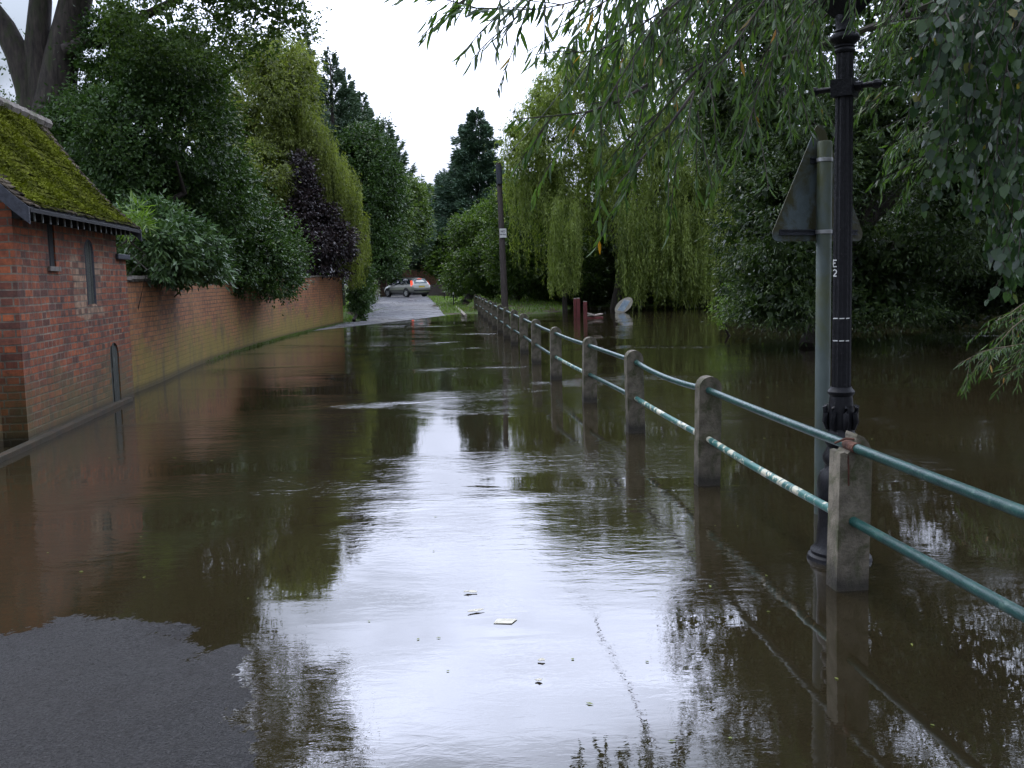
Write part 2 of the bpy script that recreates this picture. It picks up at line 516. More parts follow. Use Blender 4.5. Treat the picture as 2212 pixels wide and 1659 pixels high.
w2 = noise(t, coord(t, 'Object', (0.7, 1.6, 1)), 11, 3, 0.6, 0.6)
w3 = noise(t, coord(t, 'Object', (0.30, 0.55, 1)), 1.2, 2, 0.5, 0.3)
w4 = noise(t, coord(t, 'Object', (0.8, 1.5, 1)), 34, 2, 0.6, 0.3)
hgt = mth(t, 'ADD', mth(t, 'MULTIPLY', w1, 0.6), mth(t, 'MULTIPLY', w2, 0.48))
hgt = mth(t, 'ADD', hgt, mth(t, 'MULTIPLY', w4, 0.07))
hgt = mth(t, 'MULTIPLY', hgt, amp)
hgt = mth(t, 'ADD', hgt, mth(t, 'MULTIPLY', w3, 0.40))
bump(t, b, hgt, 1.0, 0.009)
M['water'] = m

LF = {}
LF['evergreen'] = leaf_mat('dark_evergreen_leaf', (0.022, 0.048, 0.013), (0.074, 0.138, 0.034), rough=0.42, trans=0.18, spec=0.3, accent=(0.10, 0.14, 0.03), acc=0.9)
LF['deciduous'] = leaf_mat('green_leaf', (0.030, 0.062, 0.014), (0.105, 0.165, 0.035), trans=0.3, spec=0.3)
LF['golden'] = leaf_mat('olive_gold_leaf', (0.060, 0.082, 0.018), (0.225, 0.26, 0.065), trans=0.4, spec=0.3)
LF['copper'] = leaf_mat('purple_leaf', (0.010, 0.006, 0.007), (0.035, 0.020, 0.022), trans=0.1)
LF['laurel'] = leaf_mat('glossy_laurel_leaf', (0.03, 0.07, 0.02), (0.10, 0.17, 0.06), rough=0.34, trans=0.15, spec=0.4)
LF['conifer'] = leaf_mat('conifer_needles', (0.032, 0.066, 0.038), (0.098, 0.155, 0.085), trans=0.05, rough=0.6)
LF['bluespruce'] = leaf_mat('spruce_needles', (0.034, 0.070, 0.044), (0.10, 0.165, 0.105), trans=0.05, rough=0.6)
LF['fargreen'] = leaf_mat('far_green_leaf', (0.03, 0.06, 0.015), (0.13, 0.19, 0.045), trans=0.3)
LF['weeping'] = leaf_mat('weeping_willow_leaf', (0.065, 0.10, 0.022), (0.27, 0.33, 0.088), trans=0.4, spec=0.3)
LF['willow'] = leaf_mat('willow_leaf', (0.018, 0.040, 0.010), (0.078, 0.120, 0.032), rough=0.38, trans=0.25, spec=0.4)
LF['nearwillow'] = leaf_mat('near_willow_leaf', (0.024, 0.055, 0.014), (0.082, 0.142, 0.040), rough=0.40, trans=0.42, spec=0.28, accent=(0.35, 0.16, 0.02), acc=0.985)
LF['birch'] = leaf_mat('birch_leaf', (0.012, 0.032, 0.014), (0.042, 0.085, 0.024), rough=0.4, trans=0.35, accent=(0.32, 0.24, 0.02), acc=0.965)
LF['bright'] = leaf_mat('bright_green_leaf', (0.07, 0.13, 0.02), (0.18, 0.28, 0.05), trans=0.35)
LF['grass'] = leaf_mat('grass_blade', (0.05, 0.10, 0.012), (0.16, 0.26, 0.03), trans=0.3)


# ------------------------------------------------------------------ foliage
def unit(n):
    v = rng.normal(size=(n, 3))
    return v / np.linalg.norm(v, axis=1, keepdims=True)


def norm(v):
    return v / np.maximum(np.linalg.norm(v, axis=1, keepdims=True), 1e-6)


def leaf_obj(name, P, Dr, Ln, Wd, shade, mat, parent, N=None, fold=0.15, six=False):
    n = len(P)
    Dr = norm(Dr)
    if N is None: N = unit(n)
    S = norm(np.cross(Dr, N)); N = np.cross(S, Dr)
    Ln = np.broadcast_to(Ln, (n,))[:, None]; Wd = np.broadcast_to(Wd, (n,))[:, None]
    if six:     # curved lanceolate leaf of two quads per side
        c = -N * Ln * 0.07
        pts = [P, P + Dr * Ln * .28 + S * Wd * .5 + c + N * Wd * fold, P + Dr * Ln * .65 + S * Wd * .38 + c * 1.2 + N * Wd * fold, P + Dr * Ln,
               P + Dr * Ln * .65 - S * Wd * .38 + c * 1.2 + N * Wd * fold, P + Dr * Ln * .28 - S * Wd * .5 + c + N * Wd * fold]
        V = np.stack(pts, 1).reshape(-1, 3)
        base = np.arange(n)[:, None] * 6
        idx = np.concatenate([base + np.array([0, 1, 2, 3]), base + np.array([0, 3, 4, 5])], 1).reshape(-1)
        npoly = 2 * n; sh = np.repeat(shade, 2)
    else:
        pts = [P, P + Dr * Ln * .45 + S * Wd * .5 + N * Wd * fold, P + Dr * Ln, P + Dr * Ln * .45 - S * Wd * .5 + N * Wd * fold]
        V = np.stack(pts, 1).reshape(-1, 3)
        idx = np.arange(4 * n)
        npoly = n; sh = shade
    me = bpy.data.meshes.new(name)
    me.vertices.add(len(V)); me.loops.add(4 * npoly); me.polygons.add(npoly)
    me.vertices.foreach_set('co', V.astype(np.float32).ravel())
    me.loops.foreach_set('vertex_index', idx.astype(np.int32))
    me.polygons.foreach_set('loop_start', np.arange(0, 4 * npoly, 4, dtype=np.int32))
    me.polygons.foreach_set('loop_total', np.full(npoly, 4, dtype=np.int32))
    me.update(calc_edges=True)
    at = me.attributes.new('shade', 'FLOAT', 'FACE')
    at.data.foreach_set('value', np.clip(sh, 0, 1).astype(np.float32))
    return link(name, me, mat, parent)


def blob(px, py, Y, rx, rz, ry=None):
    """an ellipsoid of the crown: centre from the photo at depth Y, half sizes in photo pixels (depth in metres)"""
    c = D(px, py, Y); k = Y / F0
    return (np.array(c), np.array([rx * k, ry if ry else max(rx, rz) * k * 0.8, rz * k]))


def bulge(blobs, k=9, f=0.50):
    out_ = []
    for c, r in blobs:
        d = unit(k)
        for q in d:
            out_.append((c + q * r * random.uniform(.55, .85), r * f * random.uniform(.65, 1.25)))
    return out_


def crown_points(blobs, ncl, lump=0.18, shell=0.14, floor=None):
    vol = np.array([np.prod(r) ** (2 / 3) for c, r in blobs]); vol = vol / vol.sum()
    C = []; O = []
    for (c, r), w in zip(blobs, vol):
        k = int(ncl * w)
        d = unit(k)
        ph = rng.uniform(0, 6.28, 6); fr = rng.uniform(1.5, 4.5, 6)
        wob = sum(np.sin(fr[i] * d[:, i % 3] * 2 + ph[i]) for i in range(6)) / 6
        rad = (1 + lump * 1.8 * wob) * (1 - np.abs(rng.normal(0, shell, k)))
        p = c + d * rad[:, None] * r
        keep = np.ones(k, bool)
        for (c2, r2) in blobs:
            if c2 is c: continue
            keep &= np.linalg.norm((p - c2) / r2, axis=1) > 0.80
        if floor is not None: keep &= p[:, 2] > floor
        C.append(p[keep]); O.append(norm(d * r[[1, 0, 2]])[keep])
    return np.concatenate(C), np.concatenate(O)


def crown(parent, mat, blobs, ncl, per, rc, Ln, Wd, droop=0.25, lump=0.18, shell=0.14, floor=0.05, fill=0.25, name='crown', flat=0.7, six=False, bulges=13):
    core = blobs
    if bulges: blobs = bulge(blobs, bulges)
    C, O = crown_points(blobs, ncl, lump, shell, floor)
    k = len(C)
    cs = rng.normal(0.42, 0.2, k)
    # leaf tone differs at random from clump to clump, random age of the leaves
    idx = np.repeat(np.arange(k), per)
    n = len(idx)
    size = rng.uniform(0.7, 1.5, k)[idx]
    off = unit(n) * (np.abs(rng.normal(0, 0.62, n))[:, None]) * rc * size[:, None] * np.array([1, 1, flat])
    P = C[idx] + off
    Dr = O[idx] * 0.6 + unit(n) * 0.8 + np.array([0, 0, -droop]) + norm(off + 1e-6) * 0.5
    sh = cs[idx] + rng.normal(0, 0.16, n)
    l = Ln * rng.uniform(0.65, 1.3, n); w = Wd * rng.uniform(0.7, 1.2, n)
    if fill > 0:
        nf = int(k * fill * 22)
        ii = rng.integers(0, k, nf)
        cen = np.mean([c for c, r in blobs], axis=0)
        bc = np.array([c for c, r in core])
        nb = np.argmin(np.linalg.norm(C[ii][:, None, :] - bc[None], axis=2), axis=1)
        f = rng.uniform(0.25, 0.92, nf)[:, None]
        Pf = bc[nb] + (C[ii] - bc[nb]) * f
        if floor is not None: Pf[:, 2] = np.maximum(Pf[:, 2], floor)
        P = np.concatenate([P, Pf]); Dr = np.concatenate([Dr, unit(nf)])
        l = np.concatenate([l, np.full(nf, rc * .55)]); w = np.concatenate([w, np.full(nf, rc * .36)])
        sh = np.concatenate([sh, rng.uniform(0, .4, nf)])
    return leaf_obj(name, P, Dr, l, w, sh, mat, parent, six=six), C


def strands(parent, mat, S, length, step, Ln, Wd, sway=0.04, floor=0.03, name='hanging_foliage', tuft=3):
    """weeping shoots: S start points, hanging straight down with leaves all along"""
    Ps = []; Sh = []
    S = np.repeat(S, tuft, axis=0) + rng.normal(0, .10, (len(S) * tuft, 3)) * np.array([1, 1, .8])
    length = np.repeat(np.array(length), tuft) * rng.uniform(.6, 1.05, len(S))
    tone = np.repeat(rng.normal(.5, .22, len(S) // tuft), tuft)
    for i in range(len(S)):
        nlen = int(length[i] / step)
        if nlen < 2: continue
        tt = np.arange(nlen) * step
        ph = rng.uniform(0, 6.28, 2); a = rng.normal(0, sway, 2)
        x = S[i, 0] + a[0] * tt + 0.03 * np.sin(tt * 2.2 + ph[0]); y = S[i, 1] + a[1] * tt + 0.03 * np.sin(tt * 2 + ph[1])
        z = S[i, 2] - tt
        p = np.stack([x, y, z], 1)
        p = p[p[:, 2] > floor]
        Ps.append(p); Sh.append(np.full(len(p), tone[i]))
    P = np.concatenate(Ps); sh = np.concatenate(Sh) + rng.normal(0, 0.12, len(P))
    n = len(P)
    P = P + rng.normal(0, 0.02, (n, 3))
    Dr = rng.normal(0, 0.38, (n, 3)) + np.array([0, 0, -1.0])
    return leaf_obj(name, P, Dr, Ln * rng.uniform(0.7, 1.3, n), Wd * rng.uniform(0.7, 1.2, n), sh, mat, parent)


def limbs(parent, base, tips, r0, name='trunk', mat=None, sides=9, fork=0.45):
    mb = MB()
    base = Vector(base)
    top = sum((Vector(q) for q in tips), Vector()) / len(tips)
    mid = base.lerp(Vector((base.x * 0.5 + top.x * 0.5, base.y * 0.5 + top.y * 0.5, base.z + (top.z - base.z) * fork)), 1.0)
    mb.tube([base + Vector((0, 0, -0.6)), base, base.lerp(mid, 0.5) + Vector((random.uniform(-.1, .1), 0, 0)), mid], [r0 * 1.5, r0 * 1.2, r0 * 0.95, r0 * 0.8], sides, 0.06)
    for q in tips:
        q = Vector(q); m1 = mid.lerp(q, 0.35) + Vector((random.uniform(-.3, .3), random.uniform(-.3, .3), random.uniform(-.1, .3)))
        m2 = mid.lerp(q, 0.7) + Vector((random.uniform(-.3, .3), random.uniform(-.3, .3), random.uniform(0, .4)))
        mb.tube([mid - Vector((0, 0, 0.1)), m1, m2, q], [r0 * 0.55, r0 * 0.4, r0 * 0.22, 0.02], 7, 0.06)
    return mb.build(name, mat or M['bark'], parent, smooth=True)


def pick(C, n):
    return [Vector(C[i]) for i in rng.integers(0, len(C), n)]


def tree(name, label, cat, base, blobs, mat, ncl, per, rc, Ln, Wd, r0=0.2, nl=6, group=None, **kw):
    e = empty(name, base, label, cat, group)
    bl = [(c - np.array(base), r) for c, r in blobs]
    fl = kw.pop('floor', 0.05)
    cr_, C = crown(e, mat, bl, ncl, per, rc, Ln, Wd, floor=fl - base[2], **kw)
    limbs(e, (0, 0, 0), [v * 0.86 + Vector((0, 0, 0.1)) for v in pick(C, nl)], r0)
    return e


# ================================================================== SETTING
# fence line (posts every 2.5 m) and road edges
FP = [G(1830, 1268), G(1526, 1046), G(1373, 934), G(1273, 869), G(1199, 820)]
end = Vector((-1.62, 44.0, 0))
def fence_xy(i):
    ys = [2.2, 4.75, 7.22, 9.73, 12.18, 15.0, 17.9, 20.4, 22.9, 25.5, 28.1, 31.0, 34.2, 37.3, 40.6, 43.9, 47.2, 50]
    xs = [1.86, 1.62, 1.42, 1.21, .95, .67, .45, .27, .08, -.10, -.29, -.49, -.69, -.92, -1.12, -1.35, -1.62, -1.9]
    i = max(0, min(17, i))
    return Vector((xs[i], ys[i], 0))

def road_c(y): return np.interp(y, [0, 20, 38, 60, 74, 90, 140], [-1.6, -2.6, -4.0, -6.5, -8.2, -10, -17])
def fence_x(y): return np.interp(y, [0, 4.75, 12.2, 20.4, 31, 43.9, 60], [2.1, 1.62, .95, .27, -.49, -1.35, -3.4])
WALLPTS = [(-5.26, 13.7), (-5.62, 15.6), (-6.15, 19.5), (-6.42, 23.5), (-6.55, 29.0), (-6.45, 34.0), (-6.30, 37.6)]
def wall_x(y): return np.interp(y, [0, 9.9] + [p[1] for p in WALLPTS], [-3.7, -4.83] + [p[0] for p in WALLPTS])

# dry corner of asphalt at the camera's feet: its waterline, read off the photo
EDGE = [G(-700, 1450), G(-200, 1385), G(0, 1365), G(90, 1348), G(160, 1336), G(225, 1326), G(300, 1322), G(345, 1345), G(410, 1368), G(425, 1402), G(405, 1425),
        G(455, 1420), G(500, 1400), G(528, 1430), G(512, 1455), G(535, 1490), G(520, 1540), G(508, 1580), G(515, 1620), G(532, 1659), G(560, 1800), G(560, 2300)]
EX = np.array([(p.x, p.y) for p in EDGE])

def edge_sd(x, y):
    """signed distance to that waterline, positive on the dry side"""
    best = np.full(x.shape, 1e9); sign = np.ones(x.shape)
    cross = np.zeros(x.shape, int)
    poly = np.vstack([EX, [[-30, EX[-1, 1] - 3], [-30, EX[0, 1]]]])
    for i in range(len(EX) - 1):
        ax, ay = EX[i]; bx, by = EX[i + 1]
        dx, dy = bx - ax, by - ay
        tt = np.clip(((x - ax) * dx + (y - ay) * dy) / (dx * dx + dy * dy), 0, 1)
        d = np.hypot(x - ax - tt * dx, y - ay - tt * dy)
        best = np.minimum(best, d)
    for i in range(len(poly)):
        ax, ay = poly[i]; bx, by = poly[(i + 1) % len(poly)]
        c = ((ay > y) != (by > y)) & (x < (bx - ax) * (y - ay) / (by - ay + 1e-12) + ax)
        cross += c
    return np.where(cross % 2 == 1, best, -best)

LL = G(752, 706); LR = G(985, 679)
def height(x, y):
    sl = (LR.y - LL.y) / (LR.x - LL.x)
    yl = LL.y + sl * (x - LL.x)
    yl = np.where(x > LR.x, LR.y, yl)
    road = np.clip(0.0080 * (y - yl), -0.35, 0.32)
    sdn = edge_sd(x, y)
    nb = 0.0014 * (np.sin(x * 9.1 + y * 3.3) + np.sin(y * 12.7 - x * 5.1) + np.sin(x * 21 + 2) * 0.6 + np.sin(y * 27 + x * 7) * 0.6 + np.sin(x * 55 + 3 * np.sin(y * 31)) * .35 + np.sin(y * 63 + 3 * np.sin(x * 37)) * .35)
    near = np.where(sdn > 0, np.minimum(0.028 * sdn, 0.05 + 0.012 * sdn), 0.05 * sdn) + nb
    near = near + rng.normal(0, 0.0009, near.shape)
    near = np.maximum(near, -0.2)
    h = np.maximum(road, np.where((y < 9) & (x < 1.5), near, -1))
    # river on the right
    fx = fence_x(y)
    riv = np.clip((x - fx - 0.3) / 1.2, 0, 1)
    bank_y = np.interp(x, [-2, 1.0, 2.2, 3.2, 40], [40.5, 42, 44, 50, 50])
    land = np.clip(0.05 * (y - bank_y), -0.8, 0.35)
    h = np.where(x > fx + 0.3, np.maximum(land, h * (1 - riv) - 0.8 * riv), h)
    vg = (x < road_c(y) - 1.95) & (y > 44)
    h = np.where(vg, np.maximum(h, 0.22), h)
    wx = wall_x(y)
    h = np.where((x < wx - 0.3) & (y > 14.2), 0.3, h)
    return h

def sheet(name, xs, ys, zf, mat, kind='structure', mask=None):
    X, Y = np.meshgrid(xs, ys)
    Z = zf(X, Y)
    V = np.stack([X.ravel(), Y.ravel(), Z.ravel()], 1)
    nx, ny = len(xs), len(ys)
    i = (np.arange(ny - 1)[:, None] * nx + np.arange(nx - 1)[None]).ravel()
    if mask is not None:
        cx = X[:-1, :-1].ravel() + 0.5 * (X[:-1, 1:] - X[:-1, :-1]).ravel(); cyy = Y[:-1, :-1].ravel() + 0.5 * (Y[1:, :-1] - Y[:-1, :-1]).ravel()
        i = i[mask(cx, cyy)]
    Q = np.stack([i, i + 1, i + nx + 1, i + nx], 1)
    me = bpy.data.meshes.new(name)
    me.vertices.add(len(V)); me.loops.add(Q.size); me.polygons.add(len(Q))
    me.vertices.foreach_set('co', V.astype(np.float32).ravel())
    me.loops.foreach_set('vertex_index', Q.astype(np.int32).ravel())
    me.polygons.foreach_set('loop_start', np.arange(0, Q.size, 4, dtype=np.int32))
    me.polygons.foreach_set('loop_total', np.full(len(Q), 4, dtype=np.int32))
    me.update(calc_edges=True)
    o = link(name, me, mat, smooth='all')
    if kind: o['kind'] = kind
    return o

def is_road(x, y):
    c = road_c(y)
    wl = np.interp(y, [0, 30, 38, 60, 90], [9, 9, 1.75, 1.95, 2.0]); wr = np.interp(y, [0, 30, 38, 44, 60, 90], [9, 9, 1.9, 1.75, 1.95, 2.2])
    r = (x > c - wl) & (x < c + wr)
    r = np.where(y < 34, (x > wall_x(y) - 0.25) & (x < fence_x(y) + 0.1), r)
    return r & (y < 105)

xs = np.concatenate([np.arange(-260, -60, 20), np.arange(-60, -14, 2.0), np.arange(-14, 8, 0.4), np.arange(8, 60, 2.0), np.arange(60, 280, 20)])
ys = np.concatenate([np.arange(-60, -8, 4), np.arange(-8, 60, 0.5), np.arange(60, 110, 1.5), np.arange(110, 400, 12)])
sheet('ground', xs, ys, lambda x, y: height(x, y) - 0.03 * is_road(x, y) - 0.02 * (y < 9), M['terrain'])
xs = np.concatenate([np.arange(-16, -4, 0.25), np.arange(-3.6, 0.2, 0.011), np.arange(0.2, 3, 0.25)])
ys = np.concatenate([np.arange(-2, 2.2, 0.25), np.arange(2.2, 5.4, 0.011), np.arange(5.6, 105, 0.3)])
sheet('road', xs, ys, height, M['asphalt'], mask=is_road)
wm = MB().add([(-40, -12, 0), (60, -12, 0), (60, 52, 0), (-40, 52, 0)], [(0, 1, 2, 3)])
water = wm.build('water', M['water']); water['kind'] = 'structure'

# ================================================================== BRICK OUTBUILDING
A = Vector((-4.83, 9.95, 0)); B = Vector((-5.26, 13.7, 0))
A = G(63, 962); Bp = G(281, 862); B = A + (Bp - A).normalized() * 3.75
U = (B - A).normalized()                 # along the front
NW = Vector((-U.y, U.x, 0))              # into the building (to the left)
ang = math.atan2(U.y, U.x)
bld = empty('brick_outbuilding', A, 'small red brick outbuilding with moss covered tiled roof standing in the flood water', 'building', rz=ang)
LEN, WID, EAVE = 3.75, 1.84, 2.36
MI = (Matrix.Translation(A) @ Matrix.Rotation(ang, 4, 'Z')).inverted()

def WUV(px, py):
    """where a photo point meets the front wall: (along, height)"""
    d = ray(px, py); n = NW
    s = (A - CAM).dot(n) / d.dot(n)
    p = CAM + d * s
    return ((p - A).dot(U), p.z)

def arch(u0, u1, z0, z1, rise=None, n=8):
    w = (u1 - u0) / 2; c = (u0 + u1) / 2
    rise = rise if rise is not None else w
    pts = [(u0, z0)] + [(c - w * math.cos(math.pi * k / n), z1 - rise + rise * math.sin(math.pi * k / n)) for k in range(n + 1)] + [(u1, z0)]
    return pts

w1a, w1b = WUV(99, 468), WUV(122, 577)
w2a, w2b = WUV(180, 515), WUV(209, 656)
d1a, d1b = WUV(236, 742), WUV(263, 868)
slit = [(w1a[0], w1b[1]), (w1a[0], w1a[1]), (w1b[0], w1a[1]), (w1b[0], w1b[1])]
win = arch(w2a[0], w2b[0], w2b[1], w2a[1], rise=0.14)
low = arch(d1a[0], d1b[0], -0.55, d1a[1], rise=0.15)
# front wall, local: x along, y into building, z up
front = plate('front_wall', [[(0, -0.6), (LEN, -0.6), (LEN, EAVE + 0.12), (0, EAVE + 0.12)], slit, win, low], 0.24, M['brick'], bld, uv=True)
def planks(name, x0, x1, z0, z1, ydep, n, archrise=0.0):
    mb = MB()
    w = (x1 - x0) / n
    for k in range(n):
        c = x0 + w * (k + .5)
        tt = abs((c - (x0 + x1) / 2) / ((x1 - x0) / 2))
        zt = z1 - archrise * (1 - math.sqrt(max(0, 1 - tt * tt)))
        mb.box((c, ydep + random.uniform(-.006, .006), (z0 + zt) / 2), (w - 0.008, 0.03, zt - z0))
    return mb.build(name, M['boards'], bld)
o = planks('window_shutter', w1a[0] - .02, w1b[0] + .02, w1b[1] - .02, w1a[1] + .02, 0.028, 3); o.data.materials[0] = M['gutterdark']; o['label'] = 'dark narrow slit window under the eaves'
MB().box(((w1a[0] + w1b[0]) / 2, 0.03, w1b[1] - 0.02), (w1b[0] - w1a[0] + 0.12, 0.12, 0.05)).build('window_sill', M['coping'], bld)
o = planks('arched_shutter', w2a[0], w2b[0], w2b[1], w2a[1] - .01, 0.03, 3, 0.14); o['label'] = 'tall arched window boarded with weathered dark planks'
mb = MB()
fr_ = arch(w2a[0] - 0.001, w2b[0] + 0.001, w2b[1], w2a[1], rise=0.14)
mb.tube([(p[0] + (0.02 if i < len(fr_) / 2 else -0.02), 0.012, p[1] - 0.01) for i, p in enumerate(fr_)], 0.018, 4)
mb.build('window_frame', M['bargeboard'], bld)
o = planks('low_door', d1a[0], d1b[0], -0.5, d1a[1] - .01, 0.03, 3, 0.15); o['label'] = 'low arched plank hatch at the waterline'
# other walls
sidew = plate('near_gable_wall', [[(0, -0.6), (WID, -0.6), (WID, EAVE), (WID / 2, 3.66), (0.0, EAVE)]], 0.24, M['brick'], bld, uv=True)
sidew.rotation_euler = (0, 0, R(90)); sidew.location = (0.24 + 0.002, 0.0, 0)
sidew.location = (0.24, 0.242, 0); 
farw = plate('far_gable_wall', [[(0.25, -0.6), (WID, -0.6), (WID, EAVE), (WID / 2, 3.66), (0.25, EAVE + .2)]], 0.24, M['brick'], bld, uv=True)
farw.rotation_euler = (0, 0, R(90)); farw.location = (LEN - 0.002, 0, 0)
MB().box((LEN / 2, WID + .12, 0.9), (LEN, 0.24, 3.0)).build('rear_wall', M['brick'], bld, uv=True)
# plinth of worn bricks at the waterline
mb = MB()
mb.box((LEN / 2 - .6, -0.045, -0.2), (LEN + 1.2, 0.09, 0.5))
mb.build('plinth', M['brick'], bld, uv=True)

# roof: curved (sprocketed) slopes laid with overlapping tiles
def roof_prof(s):       # s 0 at eave .. 1 at ridge ; returns (y, z) front slope
    y = -0.27 + s * (WID / 2 + 0.27 + .0)
    z = 2.33 + 1.45 * (0.62 * s + 0.38 * s ** 1.75)
    return y, z
V = []; Fc = []; SH = []; ED = []
rows, gap = 19, 0.165
x0r, x1r = -0.30, LEN + 0.28
for side in (0, 1):
    for r_ in range(rows):
        s0 = r_ / rows; s1 = min(1.0, (r_ + 1.35) / rows)
        nC = int((x1r - x0r) / gap) + 1
        for c in range(-1, nC + 1):
            xa = x0r + c * gap + (gap / 2 if r_ % 2 else 0); xb = xa + gap - 0.006
            xa, xb = max(xa, x0r), min(xb, x1r)
            if xb - xa < 0.02: continue
            y0, z0 = roof_prof(s0); y1, z1 = roof_prof(s1)
            lift = 0.034 + random.uniform(-.006, .010); sk = random.uniform(-.010, .010)
            th = 0.013
            if side: y0, y1 = WID - y0, WID - y1
            n0 = len(V)
            V += [(xa, y0, z0 + lift + sk), (xb, y0, z0 + lift - sk), (xb, y1, z1 + .004), (xa, y1, z1 + .004),
                  (xa, y0, z0 + lift + sk - th), (xb, y0, z0 + lift - sk - th), (xb, y1, z1 + .004 - th), (xa, y1, z1 + .004 - th)]
            f = [(0, 1, 2, 3), (7, 6, 5, 4), (4, 5, 1, 0), (5, 6, 2, 1), (7, 4, 0, 3)]
            if side: f = [q[::-1] for q in f]
            Fc += [tuple(i + n0 for i in q) for q in f]
            sv = random.random()
            e = 0.0
            de = min(xb - x0r, x1r - xb)
            if x1r - xb < 0.16: e = 0.55
            elif x1r - xb < 0.34: e = 0.22
            if xa - x0r < 0.25: e = 0.5
            if r_ < 1: e = max(e, 0.22)
            SH += [sv] * 5; ED += [e] * 5
me = bpy.data.meshes.new('roof'); me.from_pydata(V, [], Fc); me.update()
for nm, dat in (('shade', SH), ('edge', ED)):
    at = me.attributes.new(nm, 'FLOAT', 'FACE'); at.data.foreach_set('value', dat)
roof = link('roof', me, M['roof'], bld)
nm_ = 15000
cx_ = rng.uniform(x0r + .22, x1r - .26, nm_); cs_ = rng.uniform(.05, .99, nm_)
keep = (np.sin(cx_ * 3.1 + cs_ * 5) + np.sin(cx_ * 7.3 - cs_ * 11 + 1) + np.sin(cs_ * 19 + cx_ * 2) + rng.normal(0, .8, nm_)) > -.5
cx_, cs_ = cx_[keep], cs_[keep]; nm_ = len(cx_)
yz = np.array([roof_prof(q) for q in cs_])
Pm = np.stack([cx_, yz[:, 0], yz[:, 1] + .022 + rng.uniform(0, .012, nm_)], 1)
LF['moss'] = leaf_mat('moss_tuft', (0.035, 0.042, 0.008), (0.135, 0.155, 0.018), rough=0.95, trans=0.15, spec=0.05)
leaf_obj('moss', Pm, np.stack([rng.normal(0, 1, nm_), rng.normal(0, .7, nm_), rng.normal(0.25, .5, nm_)], 1), rng.uniform(.025, .06, nm_), rng.uniform(.02, .04, nm_), .45 + .28 * np.sin(cx_ * 4 + cs_ * 9) + rng.normal(0, .15, nm_), LF['moss'], roof,
         N=np.tile([0, -.6, .8], (nm_, 1)) + rng.normal(0, .3, (nm_, 3)), fold=.3)
# under-deck so that no light passes between tiles
mb = MB()
for side in (0, 1):
    pr = [roof_prof(k / 8) for k in range(9)]
    if side: pr = [(WID - y, z) for y, z in pr]
    n0 = len(mb.v)
    vv = []
    for (y, z) in pr: vv += [(x0r + .03, y, z - .012), (x1r - .03, y, z - .012), (x0r + .03, y, z - .045), (x1r - .03, y, z - .045)]
    ff = []
    for k in range(8):
        a_ = 4 * k
        ff += [(a_, a_ + 1, a_ + 5, a_ + 4), (a_ + 2, a_ + 6, a_ + 7, a_ + 3), (a_, a_ + 4, a_ + 6, a_ + 2), (a_ + 1, a_ + 3, a_ + 7, a_ + 5)]
    ff += [(0, 2, 3, 1)]
    mb.add(vv, ff)
mb.build('roof_deck', M['gutterdark'], bld)
mb = MB()
k = x0r
while k < x1r - .1:
    mb.tube([(k, WID / 2, 3.775), (k + .29, WID / 2, 3.785)], 0.085, 8); k += .30
mb.build('ridge_tiles', M['coping'], roof, smooth=True)
for nm, xx in (('bargeboard', x0r - .02), ('bargeboard', x1r + .005)):
    mb = MB()
    for side in (0, 1):
        pr = [roof_prof(k / 8) for k in range(9)]
        if side: pr = [(WID - y, z) for y, z in pr]
        for k in range(8):
            a_, b_ = Vector((0, *pr[k])), Vector((0, *pr[k + 1]))
            vv = [(xx, a_.y, a_.z - .16), (xx + .03, a_.y, a_.z - .16), (xx + .03, a_.y, a_.z + .0), (xx, a_.y, a_.z + .0),
                  (xx, b_.y, b_.z - .16), (xx + .03, b_.y, b_.z - .16), (xx + .03, b_.y, b_.z), (xx, b_.y, b_.z)]
            mb.add(vv, [(0, 1, 2, 3), (4, 7, 6, 5), (0, 4, 5, 1), (1, 5, 6, 2), (2, 6, 7, 3), (3, 7, 4, 0)])
    mb.build(nm, M['bargeboard'], bld)
MB().box((LEN / 2, -0.238, 2.345), (LEN + .5, 0.03, 0.03)).build('fascia', M['gutterdark'], bld)
for k in range(17):
    o = MB().box((0.02 + k * 0.228, -0.10, 2.285), (0.026, 0.20, 0.075)).build('rafter', M['gutterdark'], bld)
    MB().box((0.02 + k * 0.228, -0.207, 2.272 + random.uniform(-.01, .006)), (0.022, 0.012, 0.11 + random.uniform(-.02, .01))).build('rafter_end', M['rafter'], o)

# pier next to the outbuilding, then the garden wall
P0 = B + NW * 0.12
pier = empty('brick_pier', P0, 'short red brick pier with dark capstone joining outbuilding to garden wall', 'pier', rz=ang)
MB().box((0.26, 0.06, 0.68), (0.52, 0.32, 2.5)).build('brickwork', M['brick'], pier, uv=True)
MB().box((0.24, 0.06, 1.965), (0.62, 0.44, 0.07)).build('capstone', M['bargeboard'], pier, bevel=.01)

